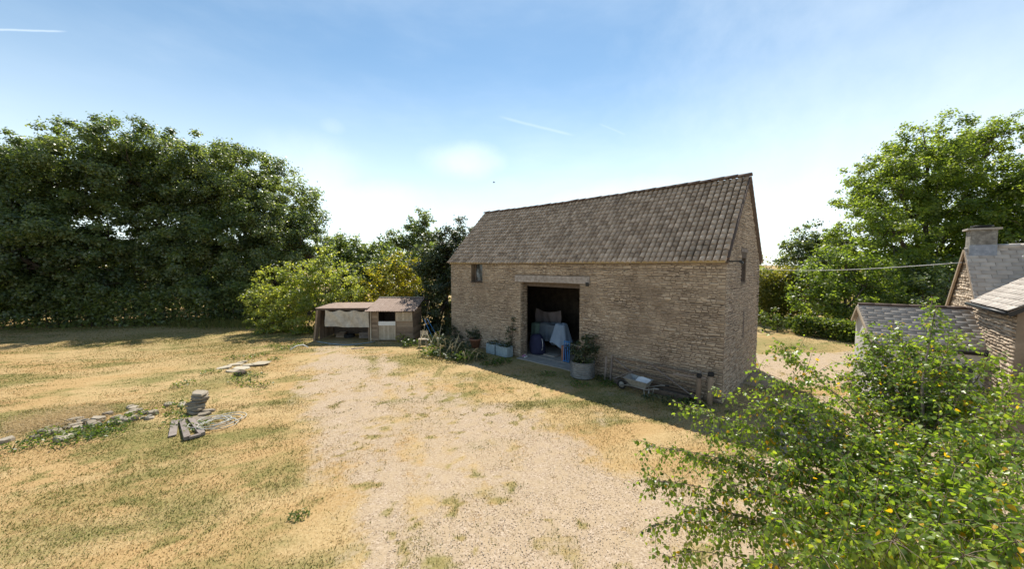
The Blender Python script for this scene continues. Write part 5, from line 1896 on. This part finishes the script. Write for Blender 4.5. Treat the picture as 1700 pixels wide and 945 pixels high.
# coil of pale hose
mb = MB()
hc = G(359, 704)
pts = []
for k in range(150):
    a = k * 2 * math.pi / 24
    r_ = .40 + .13 * math.sin(k * .37) + .10 * math.sin(k * .083 + 1) + .05 * math.sin(k * .61)
    pts.append(hc + vec(.10 * math.sin(k * .05) + r_ * 1.05 * math.cos(a), .08 * math.cos(k * .07) + r_ * .95 * math.sin(a), .02 + .05 * (.5 + .5 * math.sin(k * .29)) + k * .0003))
mb.tube(pts, .013, 5)
tag(mb.build('hose_coil', M['hose']), 'tangled coil of pale hose on the dry grass', 'hose')
# clumps of weeds on the lawn and yard
for (px, py, n, s, sp, h) in ((497, 858, 120, .055, .18, .10),):
    rosette('yard_weed', 'single green weed rosette on the bare yard near the camera', 'plant', G(px, py), n, s, sp, h, M['weed'])
for lab, grp, lst in (('green weed clump at the foot of the stone stack', 'weeds round the stone stack', ((295, 700), (302, 690), (298, 676), (330, 712), (300, 640))),
                      ('green weed clump in the rubble line', 'weeds in the rubble line', ((240, 690), (190, 710), (165, 715), (140, 722), (100, 730), (60, 738), (20, 748), (210, 700), (120, 735), (80, 722), (180, 722), (150, 732))),
                      ('green weed clump around the paving slabs', 'weeds round the slabs', ((420, 596), (440, 590), (405, 625), (430, 625), (385, 598), (455, 600), (350, 618), (430, 640), (410, 640), (395, 632))),
                      ('green weed clump on the turf left of the shelter', 'weeds left of the shelter', ((470, 585), (490, 575), (452, 580), (500, 570)))):
    for (px, py) in lst:
        rosette('lawn_weed', lab, 'plant', G(px + rng.normal(0, 3), py + rng.normal(0, 2)), 90, .085, .38, .20, M['weed'], grp)
# dry hay heap behind the rubble line
n = 5000
a = rng.random(n)
px_, py_ = 10 + 170 * a + rng.normal(0, 10, n), 712 - 32 * a + rng.normal(0, 8, n)
C0 = np.array([G(p, q) for p, q in zip(px_, py_)])
C0[:, 2] = np.abs(rng.normal(0, .06, n)) * (1 - (2 * a - 1) ** 2) + .01
dv = rng.normal(0, 1, (n, 3)) * vec(1, 1, .35)
dv /= np.linalg.norm(dv, axis=1)[:, None]
sv = np.cross(dv, Z)
V = np.stack([C0 - dv * .08 - sv * .006, C0 - dv * .08 + sv * .006, C0 + dv * .08 + Z * .03], 1).reshape(-1, 3)
o = link('dry_hay', bigmesh('dry_hay', V, np.arange(n * 3).reshape(n, 3), tint=rng.uniform(0, .3, n)), None, M['grass'])
tag(o, 'bleached cut hay lying behind the rubble line', None, None, 'stuff')
# step beside the lean-to
mb = MB()
p = G(1398, 630)
mb.box(p, vec(.75, -.1, 0), vec(.1, .42, 0), Z * .12, jit=.01)
tag(mb.build('stone_step', M['slab']), 'low pale stone step beside the white lean-to corner', 'step')
# a bird high over the barn
bc = D(820, 303, 55)
mb = MB()
mb.tube([bc + vec(-.22, 0, 0), bc + vec(-.08, 0, .01), bc + vec(.12, 0, .02), bc + vec(.2, 0, .03)], [.01, .055, .05, .02], 8)
bd = mb.build('bird', M['rubber'])
tag(bd, 'tiny dark bird flying above the barn roof', 'bird')
for s in (-1, 1):
    mb = MB()
    mb.add([bc + vec(-.06, s * .03, .02), bc + vec(.10, s * .03, .02), bc + vec(.04, s * .32, .12), bc + vec(-.04, s * .55, .06)], [(0, 1, 2, 3)])
    mb.add([bc + vec(-.06, s * .03, .01), bc + vec(.10, s * .03, .01), bc + vec(.04, s * .32, .11), bc + vec(-.04, s * .55, .055)], [(3, 2, 1, 0)])
    mb.build('wing', M['rubber'], bd)

# ------------------------------------------------------------------ birch in the foreground
TB = vec(4.55, 3.75, 0)
birch = thing('birch_tree', TB, 'birch tree with drooping leafy twigs in the right foreground', 'tree')
lead = [TB - Z * .1, TB + vec(.02, .05, 1.0), TB + vec(.10, .2, 2.1), TB + vec(.35, .5, 3.2), D(1552, 520, 4.75), D(1546, 492, 4.75)]
tr_mb = MB()
tr_mb.tube(lead, [.06, .05, .034, .010, .005, .003], 9)
targets = [(1300, 578, 4.6, 2.2), (1262, 612, 4.4, 2.0), (1195, 655, 4.2, 1.8), (1140, 672, 4.1, 1.7), (1085, 742, 3.8, 1.5), (1075, 800, 3.6, 1.4), (1080, 868, 3.4, 1.2), (1105, 925, 3.2, 1.0),
           (1180, 720, 4.0, 1.7), (1190, 800, 3.6, 1.4), (1235, 705, 4.1, 1.8), (1200, 880, 3.2, 1.1), (1290, 670, 4.2, 1.9), (1290, 770, 3.6, 1.5), (1290, 860, 3.1, 1.2), (1340, 655, 4.5, 2.1), (1370, 720, 3.9, 1.8), (1380, 800, 3.2, 1.5),
           (1435, 555, 5.0, 2.4), (1425, 600, 4.8, 2.2), (1480, 545, 5.0, 2.6), (1500, 590, 4.6, 2.5), (1420, 660, 4.4, 2.1), (1590, 555, 4.7, 2.7), (1640, 600, 4.4, 2.5), (1690, 625, 4.0, 2.3), (1700, 680, 3.6, 2.0),
           (1600, 650, 4.0, 2.3), (1540, 640, 4.3, 2.3), (1480, 700, 3.9, 2.0), (1560, 720, 3.5, 1.9), (1640, 740, 3.1, 1.8), (1450, 790, 3.3, 1.6), (1530, 810, 2.9, 1.5), (1620, 830, 2.6, 1.4), (1690, 800, 2.6, 1.6), (1690, 900, 2.2, 1.2),
           (1600, 920, 2.2, 1.1), (1490, 900, 2.5, 1.2), (1400, 890, 2.7, 1.2), (1340, 930, 2.6, 1.0), (1260, 940, 2.8, .9), (1760, 760, 2.9, 1.6), (1760, 880, 2.3, 1.2), (1440, 720, 3.7, 1.8), (1330, 740, 3.8, 1.6), (1400, 620, 4.9, 2.2),
           (1250, 650, 4.3, 1.9), (1150, 760, 3.8, 1.5), (1140, 840, 3.4, 1.2), (1250, 820, 3.4, 1.3), (1560, 600, 4.6, 2.5), (1620, 690, 3.7, 2.0), (1660, 860, 2.4, 1.3), (1550, 870, 2.5, 1.2), (1450, 850, 2.9, 1.4),
           (1335, 830, 3.2, 1.3), (1690, 740, 3.0, 1.8), (1510, 760, 3.3, 1.7), (1590, 780, 2.9, 1.6), (1230, 760, 3.8, 1.5), (1400, 760, 3.5, 1.6), (1440, 600, 4.8, 2.4), (1432, 640, 4.6, 2.2), (1470, 625, 4.6, 2.4), (1520, 575, 4.8, 2.7), (1460, 580, 4.9, 2.5), (1500, 650, 4.4, 2.3), (1585, 620, 4.4, 2.5), (1640, 650, 4.1, 2.3), (1680, 680, 3.7, 2.1)]
lp = np.array(lead)
LC, LA, LS = [], [], []


def lead_at(z):
    for i in range(len(lp) - 1):
        if lp[i][2] <= z <= lp[i + 1][2]:
            f = (z - lp[i][2]) / (lp[i + 1][2] - lp[i][2])
            return lp[i] + (lp[i + 1] - lp[i]) * f
    return lp[3]


def twig_leaves(pts, step, dens=1.0):
    """leaves hung alternately along a twig"""
    seg = np.linalg.norm(np.diff(pts, axis=0), axis=1)
    L = seg.sum()
    cum = np.concatenate([[0], np.cumsum(seg)])
    s = rng.uniform(.02, .05)
    side = 1
    while s < L:
        i = min(np.searchsorted(cum, s) - 1, len(seg) - 1)
        f = (s - cum[i]) / seg[i]
        p = pts[i] + (pts[i + 1] - pts[i]) * f
        tdir = (pts[i + 1] - pts[i]) / seg[i]
        sd2 = np.cross(tdir, Z)
        sd2 = sd2 / (np.linalg.norm(sd2) + 1e-6)
        ax = tdir * .35 + sd2 * side * .55 - Z * rng.uniform(.1, .95) + rng.normal(0, .28, 3)
        ax /= np.linalg.norm(ax)
        LC.append(p + ax * .016)
        LA.append(ax)
        LS.append(rng.uniform(.030, .054) * (0.75 if s > L * .85 else 1.0))
        side = -side
        s += step * rng.uniform(.6, 1.4) / dens


for (px, py, dep, z0) in targets:
    dep = max(dep, 1.95)
    e = D(px, py, dep)
    s0 = lead_at(z0)
    L = np.linalg.norm(e - s0)
    m1 = s0 + (e - s0) * .45 + Z * .10 * L + rng.normal(0, .06, 3)
    P = []
    for k in range(9):
        t_ = k / 8
        P.append((1 - t_) ** 2 * s0 + 2 * t_ * (1 - t_) * m1 + t_ ** 2 * e + rng.normal(0, .018, 3) * (k > 0))
    P = np.array(P)
    tr_mb.tube(P, [max(.003, .017 * (1 - k / 8.5)) for k in range(9)], 5, cap=False)
    ntw = int(L / (.040 if px < 1280 else .0215))
    for q_ in range(ntw):
        t_ = 1 - (rng.random() ** 1.25) * .80
        i = min(int(t_ * 8), 7)
        p = P[i] + (P[i + 1] - P[i]) * (t_ * 8 - i)
        td = P[i + 1] - P[i]
        td /= np.linalg.norm(td)
        dr = td * .7 + rng.normal(0, .62, 3)
        dr[2] += .10
        dr /= np.linalg.norm(dr)
        tl = rng.uniform(.14, .42) * (1.0 if t_ < .9 else .7)
        n_ = 6
        pts = [p]
        for k in range(n_):
            dr = dr + vec(0, 0, -.14)
            dr /= np.linalg.norm(dr)
            pts.append(pts[-1] + dr * tl / n_)
        pts = np.array(pts)
        if np.any(pts[:, 1] < 1.75):
            continue
        tr_mb.tube(pts[::2], [.0032, .0024, .0018, .0012][:len(pts[::2])], 3, cap=False)
        twig_leaves(pts, .030)
    twig_leaves(P[5:], .035)
for q_ in range(70):
    t_ = rng.random()
    p = lead_at(2.6 + 1.75 * t_)
    dr = rng.normal(0, 1, 3) * vec(1, 1, .5) + Z * .3
    dr /= np.linalg.norm(dr)
    pts = [p]
    for k in range(6):
        dr = dr - Z * .12
        dr /= np.linalg.norm(dr)
        pts.append(pts[-1] + dr * .06 * (1.3 - t_))
    tr_mb.tube(pts[::2], [.003, .0024, .0018, .0012], 3, cap=False)
    twig_leaves(np.array(pts), .03)
twig_leaves(np.array(lead[3:]), .025)
tr_mb.build('trunk', M['twig'], birch)
LC, LA, LS = np.array(LC), np.array(LA), np.array(LS)
# ovate leaf with a pointed tip, folded along its midrib: y along, x across
lt = np.array([(0, 0, 0), (-.30, .10, .05), (-.40, .34, .07), (-.20, .72, .03), (0, 1.0, -.06), (.20, .72, .03), (.40, .34, .07), (.30, .10, .05), (0, .45, -.02)])
lf = np.array([(0, 8, 2, 1), (8, 4, 3, 2), (0, 7, 6, 8), (8, 6, 5, 4)])
n = len(LC)
nr_ = rng.normal(0, .75, (n, 3)) + vec(-.1, -.1, .75)
nr_ -= LA * (nr_ * LA).sum(1)[:, None]
nr_ /= np.linalg.norm(nr_, axis=1)[:, None]
bx_ = np.cross(LA, nr_)
dist = np.linalg.norm(LC - vec(0, 0, CAMH), axis=1)
pxp = LC[:, 0] / LC[:, 1]
zrel = (LC[:, 2] - CAMH) / LC[:, 1]
seen = (np.abs(pxp) < 1.40) & (zrel > -.86)
order = np.argsort(np.where(seen, dist / LS, 1e6))
mb = MB()
mb.add([lead[3] + vec(0, 0, 0.0), lead[3] + vec(.004, 0, 0), lead[3] + vec(0, .004, 0.004)], [(0, 1, 2)])
ind, rest = order[:300], order[300:]
tint = np.where(rng.random(n) < .013, rng.uniform(.955, .999, n), np.clip(rng.normal(.50, .24, n), 0, .94))
Vr = LC[rest][:, None, :] + lt[None, :, [0]] * (bx_[rest] * LS[rest][:, None])[:, None, :] + lt[None, :, [1]] * (LA[rest] * LS[rest][:, None])[:, None, :] + lt[None, :, [2]] * (nr_[rest] * LS[rest][:, None])[:, None, :]
FF = (lf[None] + (np.arange(len(rest)) * 9)[:, None, None]).reshape(-1, 4)
cro = link('crown', bigmesh('crown', Vr.reshape(-1, 3), FF, tint=np.repeat(tint[rest], 4), smooth_=True), birch, M['birch'])
cro['kind'] = 'stuff'
leafme = []
for k in range(24):
    me = bigmesh('leaf', lt, lf, tint=np.full(4, 0.0), smooth_=True)
    me.materials.append(M['birch1'])
    leafme.append(me)
for i in ind:
    s = LS[i]
    a, b, c, o_ = bx_[i] * s, LA[i] * s, nr_[i] * s, LC[i]
    ob = link('leaf', leafme[random.randrange(24)], cro)
    ob.matrix_basis = Matrix(((a[0], b[0], c[0], o_[0]), (a[1], b[1], c[1], o_[1]), (a[2], b[2], c[2], o_[2]), (0, 0, 0, 1)))
print('birch leaves', n, 'slates', n_sl, n2s)
